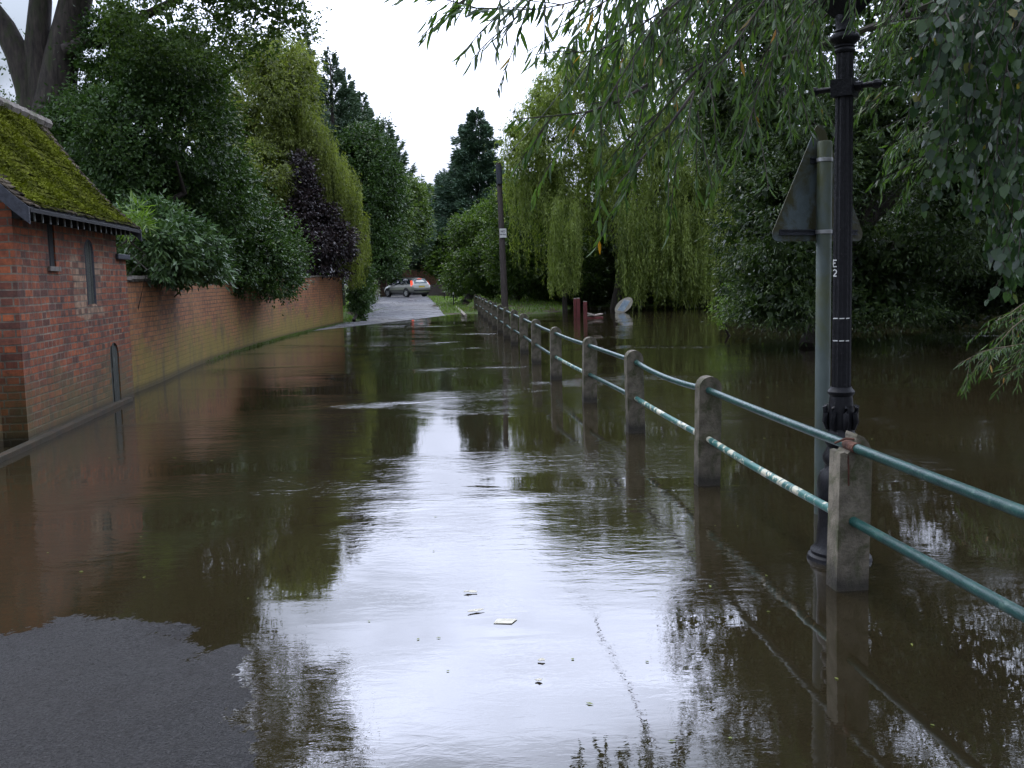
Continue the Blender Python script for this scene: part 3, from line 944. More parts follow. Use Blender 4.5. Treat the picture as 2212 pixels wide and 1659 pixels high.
def wall_strip(name, pts, tops, thick, mat, parent, u0=0.0):
    V = []; Fc = []; UV = []
    s = u0
    n = len(pts)
    for i in range(n):
        p = Vector((*pts[i], 0))
        t_ = (Vector((*pts[min(i + 1, n - 1)], 0)) - Vector((*pts[max(i - 1, 0)], 0))).normalized()
        nn = Vector((-t_.y, t_.x, 0)) * thick
        if i: s += (p - Vector((*pts[i - 1], 0))).length
        for q, z in ((p, -0.6), (p, tops[i]), (p + nn, tops[i]), (p + nn, -0.6)):
            V.append((q.x, q.y, z)); UV.append((s + (thick if z == tops[i] and q is not p else 0), z))
    for i in range(n - 1):
        a_ = 4 * i; b_ = a_ + 4
        Fc += [(a_, b_, b_ + 1, a_ + 1), (a_ + 1, b_ + 1, b_ + 2, a_ + 2), (a_ + 2, b_ + 2, b_ + 3, a_ + 3)]
    Fc += [(0, 1, 2, 3), tuple(4 * (n - 1) + k for k in (3, 2, 1, 0))]
    me = bpy.data.meshes.new(name); me.from_pydata(V, [], Fc); me.update()
    ul = me.uv_layers.new(name='uv')
    for l in me.loops: ul.data[l.index].uv = UV[l.vertex_index]
    return link(name, me, mat, parent)

def dense(pts, step=0.8):
    a = np.array(pts); d = np.r_[0, np.cumsum(np.hypot(*np.diff(a, axis=0).T))]
    s = np.linspace(0, d[-1], int(d[-1] / step) + 1)
    return np.stack([np.interp(s, d, a[:, 0]), np.interp(s, d, a[:, 1])], 1), s / d[-1]
S0 = B + U * 0.50 + NW * 0.16
WP = [(S0.x, S0.y)] + [p for p in WALLPTS if p[1] > S0.y + .6]
# smooth the bends
wp, ws = dense(WP, 0.5)
for _ in range(6): wp[1:-1] = (wp[:-2] + 2 * wp[1:-1] + wp[2:]) / 4
tops = [1.62 + 0.14 * s + 0.012 * math.sin(s * 40) for s in ws]
gw = empty('garden_wall', (0, 0, 0), 'long curving orange red brick garden wall stained yellow green along the flooded lane', 'wall')
wall_strip('brickwork', wp, tops, 0.28, M['gardenbrick'], gw)
mb = MB()
for i in range(len(wp) - 1):
    a_ = Vector((*wp[i], 0)); b_ = Vector((*wp[i + 1], 0)); t_ = (b_ - a_).normalized(); nn = Vector((-t_.y, t_.x, 0))
    rot = Matrix.Rotation(math.atan2(t_.y, t_.x), 3, 'Z')
    for k in range(2):
        c = a_.lerp(b_, .25 + .5 * k) + nn * 0.14
        first = i < 3
        if first:
            mb.box((c.x, c.y, tops[i] + .055 + random.uniform(-.004, .004)), (0.24, 0.42, 0.05), rot)
        mb.box((c.x, c.y, tops[i] + .016 + random.uniform(-.003, .003)), (0.235, 0.34, 0.035), rot)
mb.build('coping', M['coping'], gw)
WEND = Vector((wp[-1][0], wp[-1][1], 0))

# ================================================================== RAILING ALONG THE RIVER
fen = empty('railing', fence_xy(1), 'concrete post and green pipe railing running along the flooded lane beside the river', 'railing')
fen.location = (0, 0, 0)
NP = 16
PW, PT, PTOP = 0.165, 0.125, 0.80
post_me = None
def post_profile(w, top, n=10):
    return [(-w / 2, -0.7)] + [(w / 2, -0.7)] + [(w / 2 * math.cos(math.pi * k / n), top - w / 2 + w / 2 * math.sin(math.pi * k / n)) for k in range(n + 1)]
posts = {}
for i in range(0, NP + 1):
    p = fence_xy(i)
    t_ = (fence_xy(i + 1) - fence_xy(i - 1)).normalized()
    az = math.atan2(t_.y, t_.x) - math.pi / 2
    gz = 0.0 if i < 13 else 0.02
    if i == 1:
        prof = [(-.08, -.7), (.08, -.7), (.08, .67), (.074, .705), (.060, .735), (.035, .765), (.002, .780), (-.004, .765), (0.0, .725), (-.012, .712), (-.03, .700), (-.045, .685), (-.060, .694), (-.08, .688)]
        o = plate('post', [prof], PT, M['concrete'], fen, bevel=0)
        o['label'] = 'broken concrete post with shattered top and rusty reinforcement'
    elif i == 0 or post_me is None:
        o = plate('post', [post_profile(PW, PTOP)], PT, M['concrete'], fen)
        bm_ = o.modifiers.new('bevel', 'BEVEL'); bm_.width = .008; bm_.segments = 2; bm_.limit_method = 'ANGLE'; bm_.angle_limit = R(50)
        post_me = o
    else:
        o = post_me.copy(); COL.objects.link(o); o.parent = fen
    o.location = (p.x, p.y, gz + random.uniform(-.015, .02))
    o.rotation_euler = (R(random.uniform(-1.2, 1.2)), R(random.uniform(-1.3, 1.3)), az)
    # centre plate thickness
    o.location = o.location - t_ * (PT / 2)
    posts[i] = p
# rust details of the broken post
p1 = fence_xy(1)
mb = MB()
mb.tube([(p1.x - .024, p1.y - .064, .67), (p1.x - .022, p1.y - .070, .6), (p1.x - .020, p1.y - .064, .52)], 0.0045, 6)
mb.tube([(p1.x - .06, p1.y + .02, .715), (p1.x - .02, p1.y - .02, .742), (p1.x + .02, p1.y - .04, .74), (p1.x + .035, p1.y - .06, .725)], 0.006, 6)
o = mb.build('reinforcement_bar', M['rust'], fen, smooth=True)
for i in range(0, NP):
    a_, b_ = fence_xy(i), fence_xy(i + 1)
    for zz, nm in ((0.705, 'rail'), (0.345, 'rail')):
        n = 10
        pts = []
        sag = -0.035 if (i == 2 and zz > .5) else random.uniform(-.012, .004)
        for k in range(n + 1):
            s = k / n
            q = a_.lerp(b_, s)
            pts.append((q.x, q.y, zz + sag * 4 * s * (1 - s)))
        mat = M['peelpaint'] if (zz < .5 and i in (1, 2)) or (zz < .5 and i in (4,)) else M['greenpaint']
        o = MB().tube(pts, 0.0235, 14).build(nm, mat, fen, smooth=True)
        if mat is M['peelpaint']: o['label'] = 'rail with cream paint peeling through the green'
o = MB().tube([(p1.x + .006, p1.y - .10, .706), (p1.x, p1.y - .02, .706), (p1.x, p1.y + .06, .706)], 0.0255, 12).build('rusty_joint', M['rust'], fen, smooth=True)

# ================================================================== LAMP POST
LB = G(1813, 1206)
LB = Vector((LB.x, LB.y, 0))
lam = empty('street_lamp', LB, 'black fluted cast iron lamp post with ladder bar standing in water beside the railing', 'street lamp')
prof = [(.175, -.7), (.175, -.02), (.17, .0), (.165, .02), (.15, .03), (.152, .045), (.135, .06), (.122, .075), (.112, .20), (.116, .30), (.12, .36), (.115, .40), (.105, .43), (.085, .445),
        (.078, .47), (.09, .49), (.092, .52), (.08, .545), (.07, .57), (.085, .60), (.088, .63), (.072, .65), (.068, .67)]
MB().lathe(prof, 24).build('base', M['blackiron'], lam, smooth=True)
# leaf ornament and collar
mb = MB()
mb.lathe([(.066, .665), (.070, .70), (.066, .78), (.058, .85), (.068, .862), (.070, .875), (.058, .89), (.054, .90)], 24)
for k in range(8):
    a_ = 2 * math.pi * k / 8
    c, s_ = math.cos(a_), math.sin(a_)
    mb.tube([(c * .070, s_ * .070, .67), (c * .082, s_ * .082, .71), (c * .080, s_ * .080, .76), (c * .088, s_ * .088, .79), (c * .072, s_ * .072, .80)], [.012, .017, .014, .010, .004], 6)
mb.build('leaf_ornament', M['blackiron'], lam, smooth=True)
mb = MB(); mb.lathe([(.050, .895), (.048, 1.6), (.046, 2.2), (.044, 2.76)], 28, flute=1)
mb.build('fluted_shaft', M['blackiron'], lam, smooth=True)
mb = MB(); mb.lathe([(.049, 2.75), (.053, 2.765), (.047, 2.78), (.052, 2.79), (.048, 2.80), (.060, 2.815), (.073, 2.835), (.074, 2.85), (.066, 2.868), (.048, 2.875), (.052, 2.885), (.044, 2.90), (.050, 2.94), (.050, 2.965), (.047, 2.97)], 24)
mb.build('capital', M['blackiron'], lam, smooth=True)
# ladder bar
mb = MB()
bd = Vector((0.80, -0.60, 0)).normalized()
mb.box((0, 0, 2.52), (.108, .108, .10), Matrix.Rotation(math.atan2(bd.y, bd.x), 3, 'Z'))
a_ = bd * -0.155 + Vector((0, 0, 2.52)); b_ = bd * 0.165 + Vector((0, 0, 2.52))
mb.tube([a_, b_], .016, 10)
for q in (a_, b_): mb.lathe([(.003, -.028), (.019, -.02), (.027, 0), (.019, .02), (.003, .028)], 12, tuple(q))
mb.tube([bd * .06 + Vector((0, 0, 2.52)), bd * .09 + Vector((0, 0, 2.52))], .03, 10)
mb.build('ladder_bar', M['blackiron'], lam, smooth=True)
# lantern (starts just above the frame)
mb = MB()
rz = Matrix.Rotation(R(28), 3, 'Z')
def frus(mb, z0, w0, z1, w1):
    v = [rz @ Vector((sx * w / 2, sy * w / 2, z)) for z, w in ((z0, w0), (z1, w1)) for sx, sy in ((-1, -1), (1, -1), (1, 1), (-1, 1))]
    mb.add(v, [(3, 2, 1, 0), (4, 5, 6, 7), (0, 1, 5, 4), (1, 2, 6, 5), (2, 3, 7, 6), (3, 0, 4, 7)])
frus(mb, 2.96, .085, 3.045, .20); frus(mb, 3.045, .21, 3.075, .215)
for sx, sy in ((-1, -1), (1, -1), (1, 1), (-1, 1)):
    mb.tube([rz @ Vector((sx * .095, sy * .095, 3.06)), rz @ Vector((sx * .155, sy * .155, 3.42))], .009, 5)
mb.build('lantern_frame', M['blackiron'], lam)
mb = MB(); frus(mb, 3.42, .34, 3.45, .34); frus(mb, 3.45, .33, 3.58, .12); frus(mb, 3.58, .10, 3.66, .08); frus(mb, 3.66, .05, 3.72, .01)
mb.build('lantern_cap', M['blackiron'], lam)
m, t, b, o = new_mat('frosted_lantern_glass')
b.inputs['Base Color'].default_value = (.42, .40, .30, 1); b.inputs['Roughness'].default_value = .35
M['glassf'] = m
mb = MB(); frus(mb, 3.076, .185, 3.419, .30)
mb.build('lantern_glass', M['glassf'], lam)
# hand painted characters and chalk marks wrapped on the shaft
def stroke(pts, r, w):
    """pts: (arc position in m, height) on a cylinder; flat painted strokes, 2 mm proud"""
    mb = MB()
    for (s0, z0), (s1, z1) in zip(pts[:-1], pts[1:]):
        n = 4; dx, dz = s1 - s0, z1 - z0; l = math.hypot(dx, dz); nx, nz = -dz / l * w / 2, dx / l * w / 2
        vv = []
        for k in range(n + 1):
            s = s0 + dx * k / n; z = z0 + dz * k / n
            for sg in (-1, 1):
                a = th0 + (s + nx * sg) / r
                vv.append((math.cos(a) * (r + .002), math.sin(a) * (r + .002), z + nz * sg))
        mb.add(vv, [(2 * k, 2 * k + 2, 2 * k + 3, 2 * k + 1) for k in range(n)])
    return mb
th0 = math.atan2(-LB.y, -LB.x) - R(62)       # faces left of the viewer
pz = lambda y: CAM.z + (583 - y) * LB.y / F0
zt, zb = pz(561), pz(598)
h2 = (zt - zb) / 2
mb = MB()
wE = .024
for s_ in ([(0, zt), (0, zt - h2 * .84)], [(0, zt - .004), (wE, zt - .004)], [(0, zt - h2 * .42), (wE * .7, zt - h2 * .42)], [(0, zt - h2 * .82), (wE, zt - h2 * .82)],
           [(0, zb + h2 * .72), (wE * .5, zb + h2 * .85), (wE, zb + h2 * .7), (wE * .9, zb + h2 * .45), (0.002, zb + .004), (wE, zb + .004)]):
    q = stroke(s_, .0495, .006); mb.add(q.v, q.f)
mb.build('painted_marking', M['white'], lam)['label'] = 'hand painted white E and 2'
th0 = math.atan2(-LB.y, -LB.x)
mb = MB()
for yy in (687, 735):
    zz = pz(yy); mb = MB()
    for a0, a1 in ((-.05, -.02), (-.012, .012), (.02, .04)):
        q = stroke([(a0, zz), (a1, zz + .001)], .0505, .005); mb.add(q.v, q.f)
    mb.build('chalk_mark', M['white'], lam)


# ================================================================== ROAD SIGN SEEN FROM BEHIND
SB = D(1779, 600, 6.25); SB = Vector((SB.x, SB.y, 0))
sg = empty('road_sign', SB, 'back of grey triangular road sign stained green, on steel pole behind the lamp post', 'road sign')
ptop = D(1777, 305, 6.25).z
MB().lathe([(.046, -.6), (.046, ptop - .01), (.040, ptop)], 24).build('sign_pole', M['galv'], sg, smooth=True)
zb_, zt_ = D(1770, 521, 6.3).z, D(1758, 293, 6.3).z
side = .86
c3 = [(-side / 2, zb_), (side / 2, zb_), (0, zt_ + .115)]
def rounded(tri, r=.045, n=5):
    out_ = []
    for i in range(3):
        p = Vector(tri[i]); a = (Vector(tri[i - 1]) - p).normalized(); b = (Vector(tri[(i + 1) % 3]) - p).normalized()
        half = math.acos(a.dot(b)) / 2; dist = r / math.tan(half)
        s_, e_ = p + a * dist, p + b * dist; c = p + (a + b).normalized() * (r / math.sin(half))
        a0 = math.atan2((s_ - c).y, (s_ - c).x); a1 = math.atan2((e_ - c).y, (e_ - c).x)
        dl = (a1 - a0 + math.pi) % (2 * math.pi) - math.pi
        out_ += [(c.x + r * math.cos(a0 + dl * k / n), c.y + r * math.sin(a0 + dl * k / n)) for k in range(n + 1)]
    return out_
plate_e = plate('sign_plate', [rounded(c3)], .004, M['signback'], sg)
RZ = R(30)
plate_e.rotation_euler = (0, 0, RZ); plate_e.location = (-.012, .060, 0)
dirx = Vector((math.cos(RZ), math.sin(RZ), 0)); nrm = Vector((math.sin(RZ), -math.cos(RZ), 0))
for zz, hl in ((zb_ + .055, side * .40), (zt_ - .155, .085)):
    mb = MB()
    rot = Matrix.Rotation(RZ, 3, 'Z')
    for dz_ in (-.014, .014): mb.box(Vector((-.012, .060, zz + dz_)) + nrm * .007, (hl * 2, .012, .006), rot)
    mb.box(Vector((-.012, .060, zz)) + nrm * .003, (hl * 2, .003, .03), rot)
    mb.build('stiffening_channel', M['bargeboard'], sg)
    MB().lathe([(.0475, zz - .012), (.050, zz - .010), (.050, zz + .010), (.0475, zz + .012)], 24).build('pole_clamp', M['clamp'], sg, smooth=True)

# ================================================================== WOODEN UTILITY POLE WITH NOTICE
UB = D(1091, 664, 44.5); UB = Vector((UB.x, UB.y, 0.0))
up = empty('utility_pole', UB, 'tall weathered wooden utility pole standing behind the railing near the far bank', 'utility pole')
ut = D(1077, 352, 44.5)
# slight natural lean
tp = Vector((ut.x - UB.x, 0, ut.z))
MB().tube([(0, 0, -.5), (0, 0, 0), tuple(tp * .5), tuple(tp)], [.16, .155, .13, .11], 14).build('pole', M['pole'], up, smooth=True)
mb = MB(); mb.tube([tuple(tp * .86 + Vector((.0, -.12, 0))), tuple(tp * .985 + Vector((0, -.12, 0)))], .13, 10); mb.build('cable_box', M['bargeboard'], up, smooth=True)
nc = D(1086.5, 503.5, 44.3)
nt_ = empty('notice_plate', nc, 'small white notice plate with black lettering fixed to the wooden pole', 'notice', rz=R(-4))
w_, h_ = .30, .40
MB().box((0, .01, 0), (w_, .01, h_)).build('plate', M['white'], nt_)
m, t, b, o = new_mat('black_lettering'); b.inputs['Base Color'].default_value = (.03, .03, .05, 1); M['letter'] = m
for txt, zz, sz in (('NO', .07, .13), ('FISHING', -.06, .072)):
    cu = bpy.data.curves.new('lettering', 'FONT'); cu.body = txt; cu.size = sz; cu.align_x = 'CENTER'; cu.align_y = 'CENTER'; cu.extrude = .001; cu.offset = .002
    to = bpy.data.objects.new('tmp', cu); me = bpy.data.meshes.new_from_object(to); bpy.data.objects.remove(to)
    me.transform(Matrix.Translation((0, .003, zz)) @ Matrix.Rotation(math.pi / 2, 4, 'X')); me.materials.clear()
    link('lettering', me, M['letter'], nt_)
topw = UB + tp
def cable(name, label, a, b, sag, r=.012):
    pts = []
    for k in range(41):
        s = k / 40; q = Vector(a).lerp(Vector(b), s); q.z -= sag * 4 * s * (1 - s); pts.append(q)
    o = MB().tube(pts, r, 5).build(name, M['cable'], None, smooth=True)
    return tag(o, label, 'cable')
cable('overhead_cable', 'thin overhead cable from the wooden pole running above the middle of the lane', topw, (4.1, -6, 6.9), .7)
cable('overhead_cable', 'thin overhead cable above the river side of the railing', (3.7, 48, 8.3), (6.6, -8, 7.6), 1.2)

# ================================================================== OBJECTS IN THE RIVER
bb = G(1262, 688)
be = empty('broken_bench', bb, 'broken red wooden bench with pale loose planks half sunk in the river below the willow', 'bench')
kx = 36.0 / F0
def bx(px): return (px - 1262) * bb.y / F0
for px_, top_, w2 in ((1244.5, 646, 6), (1251, 645, 7), (1264, 652, 8)):
    zt2 = (G(px_, 690) - G(px_, 690)).z + (688 - top_) * bb.y / F0
    dy = {1244.5: .5, 1251: .3}.get(px_, -.1)
    o = MB().box((bx(px_), dy, zt2 / 2 - .2), (w2 * bb.y / F0, .09, zt2 + .4)).build('upright_board', M['redwood'], be, bevel=.01)
    MB().box((bx(px_), dy, zt2 + .010), (w2 * bb.y / F0 * .9, .08, .025)).build('board_end', M['palewood'], o)
rx_ = Matrix.Rotation(R(-8), 3, 'Y') @ Matrix.Rotation(R(12), 3, 'Z')
MB().box((bx(1284), .2, .10), (.62, .30, .05), rx_).build('loose_plank', M['palewood'], be)
MB().box((bx(1274), .0, .16), (.34, .28, .06), Matrix.Rotation(R(14), 3, 'Y') @ Matrix.Rotation(R(-20), 3, 'Z')).build('loose_plank', M['palewood'], be)
MB().box((bx(1283), .1, -.02), (.66, .4, .14)).build('seat_frame', M['redwood'], be)

ic = G(1347, 675)
ib = empty('information_board', (ic.x, ic.y, 0), 'oval cream information board with blue grey panel leaning half sunk in the river', 'information board')
k_ = ic.y / F0
oc = D(1347.5, 660, ic.y)
ell = [(.44 * math.cos(a), .25 * math.sin(a)) for a in np.linspace(0, 2 * math.pi, 33)[:-1]]
def boardm(name, loop, th, mat, off):
    o = plate(name, [loop], th, mat, ib)
    o.matrix_local = Matrix.Translation((oc.x - ic.x, off, oc.z)) @ Matrix.Rotation(R(-40), 4, 'Y') @ Matrix.Rotation(R(-12), 4, 'X')
    return o
boardm('board', ell, .10, M['boardrim'], 0)
def quad(sx, sz, sk): return [(-sx - sk, -sz), (sx - sk, -sz), (sx + sk, sz), (-sx + sk, sz)]
def skewq(s): return [(-.31 * s, .03 * s), (-.16 * s, -.17 * s), (.30 * s, -.03 * s), (.15 * s, .17 * s)]
boardm('panel_border', skewq(1.12), .012, M['clamp'], -.018)
boardm('panel', skewq(1.0), .012, M['boardpanel'], -.028)

# stakes, kerb
for (px_, yb, yt, Y_, lb) in ((960, 643, 628, 66, 'thin marker stake with white tip on the far grass verge, farther of two'), (980, 653, 632, 55, 'thin marker stake with white tip on the far grass verge, nearer of two')):
    b_ = D(px_, yb, Y_); t2 = D(px_, yt, Y_)
    e = empty('marker_stake', b_, lb, 'stake', 'marker stakes on the verge')
    hh_ = t2.z - b_.z
    MB().lathe([(.03, -.3), (.03, hh_ - .1)], 8).build('shaft', M['blackiron'], e)
    MB().lathe([(.035, hh_ - .1), (.035, hh_), (.01, hh_ + .02)], 8).build('white_tip', M['white'], e)
ka, kb = G(986, 663, .06), G(1006, 681, .04)
o = MB().tube([ka, kb], .07, 4).build('kerb_log', M['palewood']); tag(o, 'pale timber edging lying at the end of the lane beside the railing', 'timber')

# floating debris
def float_leaf(px_, py_, w, d, label, cat='leaf', rz_=0.0):
    p = G(px_, py_)
    n = 9; vv = [(0, 0, .006)]
    for k in range(n):
        a = 2 * math.pi * k / n; r_ = random.uniform(.75, 1.1)
        vv.append((w / 2 * math.cos(a) * r_, d / 2 * math.sin(a) * r_, .004 + random.uniform(0, .006)))
    me = bpy.data.meshes.new('m'); me.from_pydata(vv, [], [(0, 1 + k, 1 + (k + 1) % n) for k in range(n)])
    o = link('floating_leaf' if cat == 'leaf' else 'floating_paper', me, M['paper']); o.location = (p.x, p.y, .002); o.rotation_euler = (0, 0, rz_)
    so2 = o.modifiers.new('solid', 'SOLIDIFY'); so2.thickness = .002
    return tag(o, label, cat, 'pale leaves floating on the flood' if cat == 'leaf' else None)
pp = G(1090, 1343)
vv = [(-.050, -.024, .002), (.032, -.034, .003), (.058, .024, .003), (-.034, .036, .002), (0, 0, .004)]
me = bpy.data.meshes.new('floating_paper'); me.from_pydata(vv, [], [(0, 1, 4), (1, 2, 4), (2, 3, 4), (3, 0, 4)])
o = link('floating_paper', me, M['paper']); o.location = (pp.x, pp.y, .001); so2 = o.modifiers.new('solid', 'SOLIDIFY'); so2.thickness = .001
tag(o, 'largest pale four cornered scrap floating in the middle of the bright water', 'scrap')
float_leaf(1018, 1281, .075, .03, 'pale leaf floating farthest from the viewer in the bright water')
float_leaf(1028, 1322, .085, .025, 'narrow pale leaf floating just left of and beyond the four cornered scrap', rz_=.4)
float_leaf(1170, 1429, .035, .024, 'small pale leaf floating nearer than the scrap, farther of a pair')
float_leaf(1164, 1472, .032, .024, 'small pale leaf floating nearest to the viewer')

# ================================================================== CAR
car = empty('estate_car', (0, 0, 0), 'silver estate car with lit tail lights turning at the far end of the lane', 'car')
def carpaint():
    m, t, b, o = new_mat('silver_car_paint')
    b.inputs['Base Color'].default_value = (.30, .30, .26, 1); b.inputs['Metallic'].default_value = .65; b.inputs['Roughness'].default_value = .28
    b.inputs['Coat Weight'].default_value = .5
    bump(t, b, noise(t, coord(t), 3, 2), .03, .01)
    return m
M['car'] = carpaint()
def simple(name, c, r, metal=0, em=None, es=0):
    m, t, b, o = new_mat(name)
    b.inputs['Base Color'].default_value = (*c, 1); b.inputs['Roughness'].default_value = r; b.inputs['Metallic'].default_value = metal
    if em: b.inputs['Emission Color'].default_value = (*em, 1); b.inputs['Emission Strength'].default_value = es
    n = noise(t, coord(t), 20, 3); bump(t, b, n, .04, .005)
    return m
M['glass'] = simple('dark_car_glass', (.012, .018, .02), .05); M['rearglass'] = simple('rear_car_glass', (.05, .08, .085), .08)
M['tyre'] = simple('tyre_rubber', (.012, .012, .012), .8); M['rim'] = simple('alloy_rim', (.5, .5, .5), .3, .8)
M['tail'] = simple('tail_lamp_lit', (.5, .02, .01), .2, 0, (1, .09, .02), .5); M['taildark'] = simple('tail_lamp_red', (.25, .01, .01), .2)
M['yplate'] = simple('yellow_number_plate', (.55, .42, .04), .5); M['trim'] = simple('black_trim', (.01, .01, .012), .5)
# body loft: x forward (0 = rear bumper, 4.5 = nose)
#        x    zlow  zbelt zroof wlow  wbelt wroof
SEC = [(0.00, .42, .62, .66, .70, .74, .60), (0.04, .32, .80, .84, .80, .84, .70), (0.14, .26, .98, 1.04, .84, .86, .68), (0.30, .24, .99, 1.30, .87, .87, .60), (.48, .22, .99, 1.44, .88, .88, .58),
       (.9, .20, .98, 1.48, .88, .88, .58), (1.5, .20, .97, 1.50, .885, .885, .60), (2.2, .20, .95, 1.49, .885, .885, .60), (2.7, .20, .93, 1.42, .88, .88, .57),
       (3.15, .20, .92, 1.16, .88, .87, .62), (3.45, .20, .90, .97, .88, .86, .68), (3.9, .22, .84, .90, .87, .82, .62), (4.25, .26, .74, .80, .82, .76, .56), (4.42, .30, .62, .68, .72, .68, .48), (4.5, .38, .52, .56, .55, .52, .4)]
V = []; Fc = []
for (x, zl, zb2, zr, wl, wb, wr) in SEC:
    half = [(wl * .92, zl), (wl, zl + (zb2 - zl) * .35), (wb, zl + (zb2 - zl) * .75), (wb * .97, zb2), (wr + (wb - wr) * .15, zb2 + (zr - zb2) * .85), (wr * .85, zr - (zr - zb2) * .02), (wr * .4, zr + .012)]
    V += [(x, -y, z) for y, z in half] + [(x, y, z) for y, z in half[::-1]]
n = 14
for i in range(len(SEC) - 1):
    for k in range(n):
        k2 = (k + 1) % n
        Fc.append((i * n + k, (i + 1) * n + k, (i + 1) * n + k2, i * n + k2))
Fc.append(tuple(range(n))); Fc.append(tuple((len(SEC) - 1) * n + k for k in range(n - 1, -1, -1)))
mb = MB().add(V, Fc); body = mb.build('body', M['car'], car, smooth='all')
sb = body.modifiers.new('sub', 'SUBSURF'); sb.levels = 1; sb.render_levels = 1
def belt_y(x, f):       # half width at glass height fraction f
    r = np.interp(x, [s[0] for s in SEC], range(len(SEC))); i = min(int(r), len(SEC) - 2); q = r - i
    s = [SEC[i][j] * (1 - q) + SEC[i + 1][j] * q for j in range(7)]
    y = s[5] * .97 + (s[6] + (s[5] - s[6]) * .15 - s[5] * .97) * f
    return y, s[2] + (s[3] - s[2]) * .85 * f
for sgn in (1, -1):
    for (xa, xb, xat, xbt) in ((.40, 1.12, .55, 1.10), (1.18, 2.05, 1.16, 2.05), (2.11, 3.18, 2.11, 2.72)):
        vv = []
        for x_, f in ((xa, .06), (xb, .06), (xbt, .98), (xat, .98)):
            y, z = belt_y(x_, f); vv.append((x_, sgn * (y + .012), z))
        vv2 = [(x_, y - sgn * .02, z) for x_, y, z in vv]
        MB().add(vv + vv2, [(0, 1, 2, 3), (7, 6, 5, 4), (0, 4, 5, 1), (1, 5, 6, 2), (2, 6, 7, 3), (3, 7, 4, 0)]).build('side_window', M['glass'], car)
    MB().tube([(.7, sgn * .56, 1.50), (1.6, sgn * .57, 1.53), (2.5, sgn * .56, 1.50)], .016, 6).build('roof_rail', M['trim'], car)
    MB().box((2.95, sgn * .97, 1.0), (.12, .16, .13)).build('wing_mirror', M['trim'], car, bevel=.02)
    MB().box((2.2, sgn * .893, .50), (3.0, .02, .05)).build('side_trim', M['trim'], car)
    # tail lamp: tall, wrapping the rear pillar
    MB().add([(.09, sgn * .76, .94), (.24, sgn * .885, .94), (.38, sgn * .79, 1.26), (.27, sgn * .70, 1.26), (.07, sgn * .76, .80), (.20, sgn * .885, .80)],
             [(0, 1, 2, 3), (4, 5, 1, 0)]).build('tail_light', M['tail'], car)
for x_ in (.92, 3.62):
    for sgn in (1, -1):
        wh = MB()
        V2 = []
        wh.tube([(x_, sgn * .70, .32), (x_, sgn * .895, .32)], .325, 24)
        w_o = wh.build('wheel', M['tyre'], car, smooth=True)
        rm = MB()
        rm.tube([(x_, sgn * .894, .32), (x_, sgn * .902, .32)], .21, 20)
        rr = rm.build('rim', M['rim'], w_o, smooth=True)
        sp_ = MB()
        for k in range(5):
            a = 2 * math.pi * (k + .5) / 5
            sp_.box((x_ + math.cos(a) * .13, sgn * .904, .32 + math.sin(a) * .13), (.11, .006, .055), Matrix.Rotation(-a, 3, 'Y'))
        sp_.build('rim_gap', M['tyre'], rr)
        ar = MB()
        ar.tube([(x_ + math.cos(a) * .37, sgn * .875, .32 + math.sin(a) * .37) for a in np.linspace(-.1, math.pi + .1, 13)], .035, 6)
        ar.build('wheel_arch', M['trim'], car)
vv = [(.155, -.60, 1.03), (.155, .60, 1.03), (.40, .54, 1.375), (.40, -.54, 1.375)]
MB().add([(x - .03, y, z + .005) for x, y, z in vv] + [(x + .03, y, z - .02) for x, y, z in vv], [(3, 2, 1, 0), (4, 5, 6, 7), (0, 1, 5, 4), (1, 2, 6, 5), (2, 3, 7, 6), (3, 0, 4, 7)]).build('rear_window', M['rearglass'], car)
MB().box((.02, 0, .78), (.02, .52, .115)).build('number_plate', M['yplate'], car)
MB().box((.0, 0, .50), (.08, 1.46, .10)).build('bumper_strip', M['trim'], car, bevel=.02)
MB().box((.31, 0, 1.385), (.04, .34, .035)).build('brake_light', M['tail'], car)
MB().box((2.2, 0, .27), (4.0, 1.5, .18)).build('underside', M['trim'], car)
CP = D(912, 643, 74.0)
hd = math.atan2(1, 0) + math.atan2(7.4, 74) + R(33)
rot = Matrix.Rotation(hd, 4, 'Z')
# near rear wheel of the car stands at CP
loc = Vector((CP.x, CP.y, CP.z)) - (rot @ Vector((.92, .0, 0)))
loc = D(877, 642, 73.5) - (rot.to_3x3() @ Vector((.874, .855, 0)))
gz = float(height(np.array([loc.x]), np.array([loc.y]))[0])
car.location = (loc.x, loc.y, gz + .004)
car.rotation_euler = (0, 0, hd)
car.scale = (.95, .95, .95)

# far end: gate pillar, palings, houses' walls
gp = D(829, 640, 79); gz2 = .30
e = empty('gate_pillar', (gp.x, gp.y, gz2), 'dark brick gate pillar with capstone at the end of the lane', 'pillar')
hp = 41 * 79 / F0; wp_ = 15 * 79 / F0
MB().box((0, 0, hp / 2 - .2), (wp_, wp_, hp + .4)).build('shaft', M['darkbrick'], e, uv=True)
MB().box((0, 0, hp + .04), (wp_ * 1.2, wp_ * 1.2, .09)).build('capstone', M['coping'], e)
def palings(name, label, px0, px1, pyb, pyt, Y0, Y1, mat, gap=.16):
    a_, b_ = D(px0, pyb, Y0), D(px1, pyb, Y1); a_.z = b_.z = .25
    h_ = (pyb - pyt) * Y0 / F0
    e = empty(name, a_, label, 'fence')
    v = b_ - a_; l = v.length; v.normalize(); rot = Matrix.Rotation(math.atan2(v.y, v.x), 3, 'Z')
    mb = MB(); k = 0.0
    while k < l:
        mb.box(v * k + Vector((0, 0, h_ / 2)), (gap * .55, .02, h_ * random.uniform(.93, 1.0)), rot); k += gap
    mb.build('paling_board', mat, e)
    for z in (.25, .8): MB().box(v * (l / 2) + Vector((0, 0, z * h_)) + Vector((0, .03, 0)), (l, .04, .07), rot).build('fence_rail', mat, e)
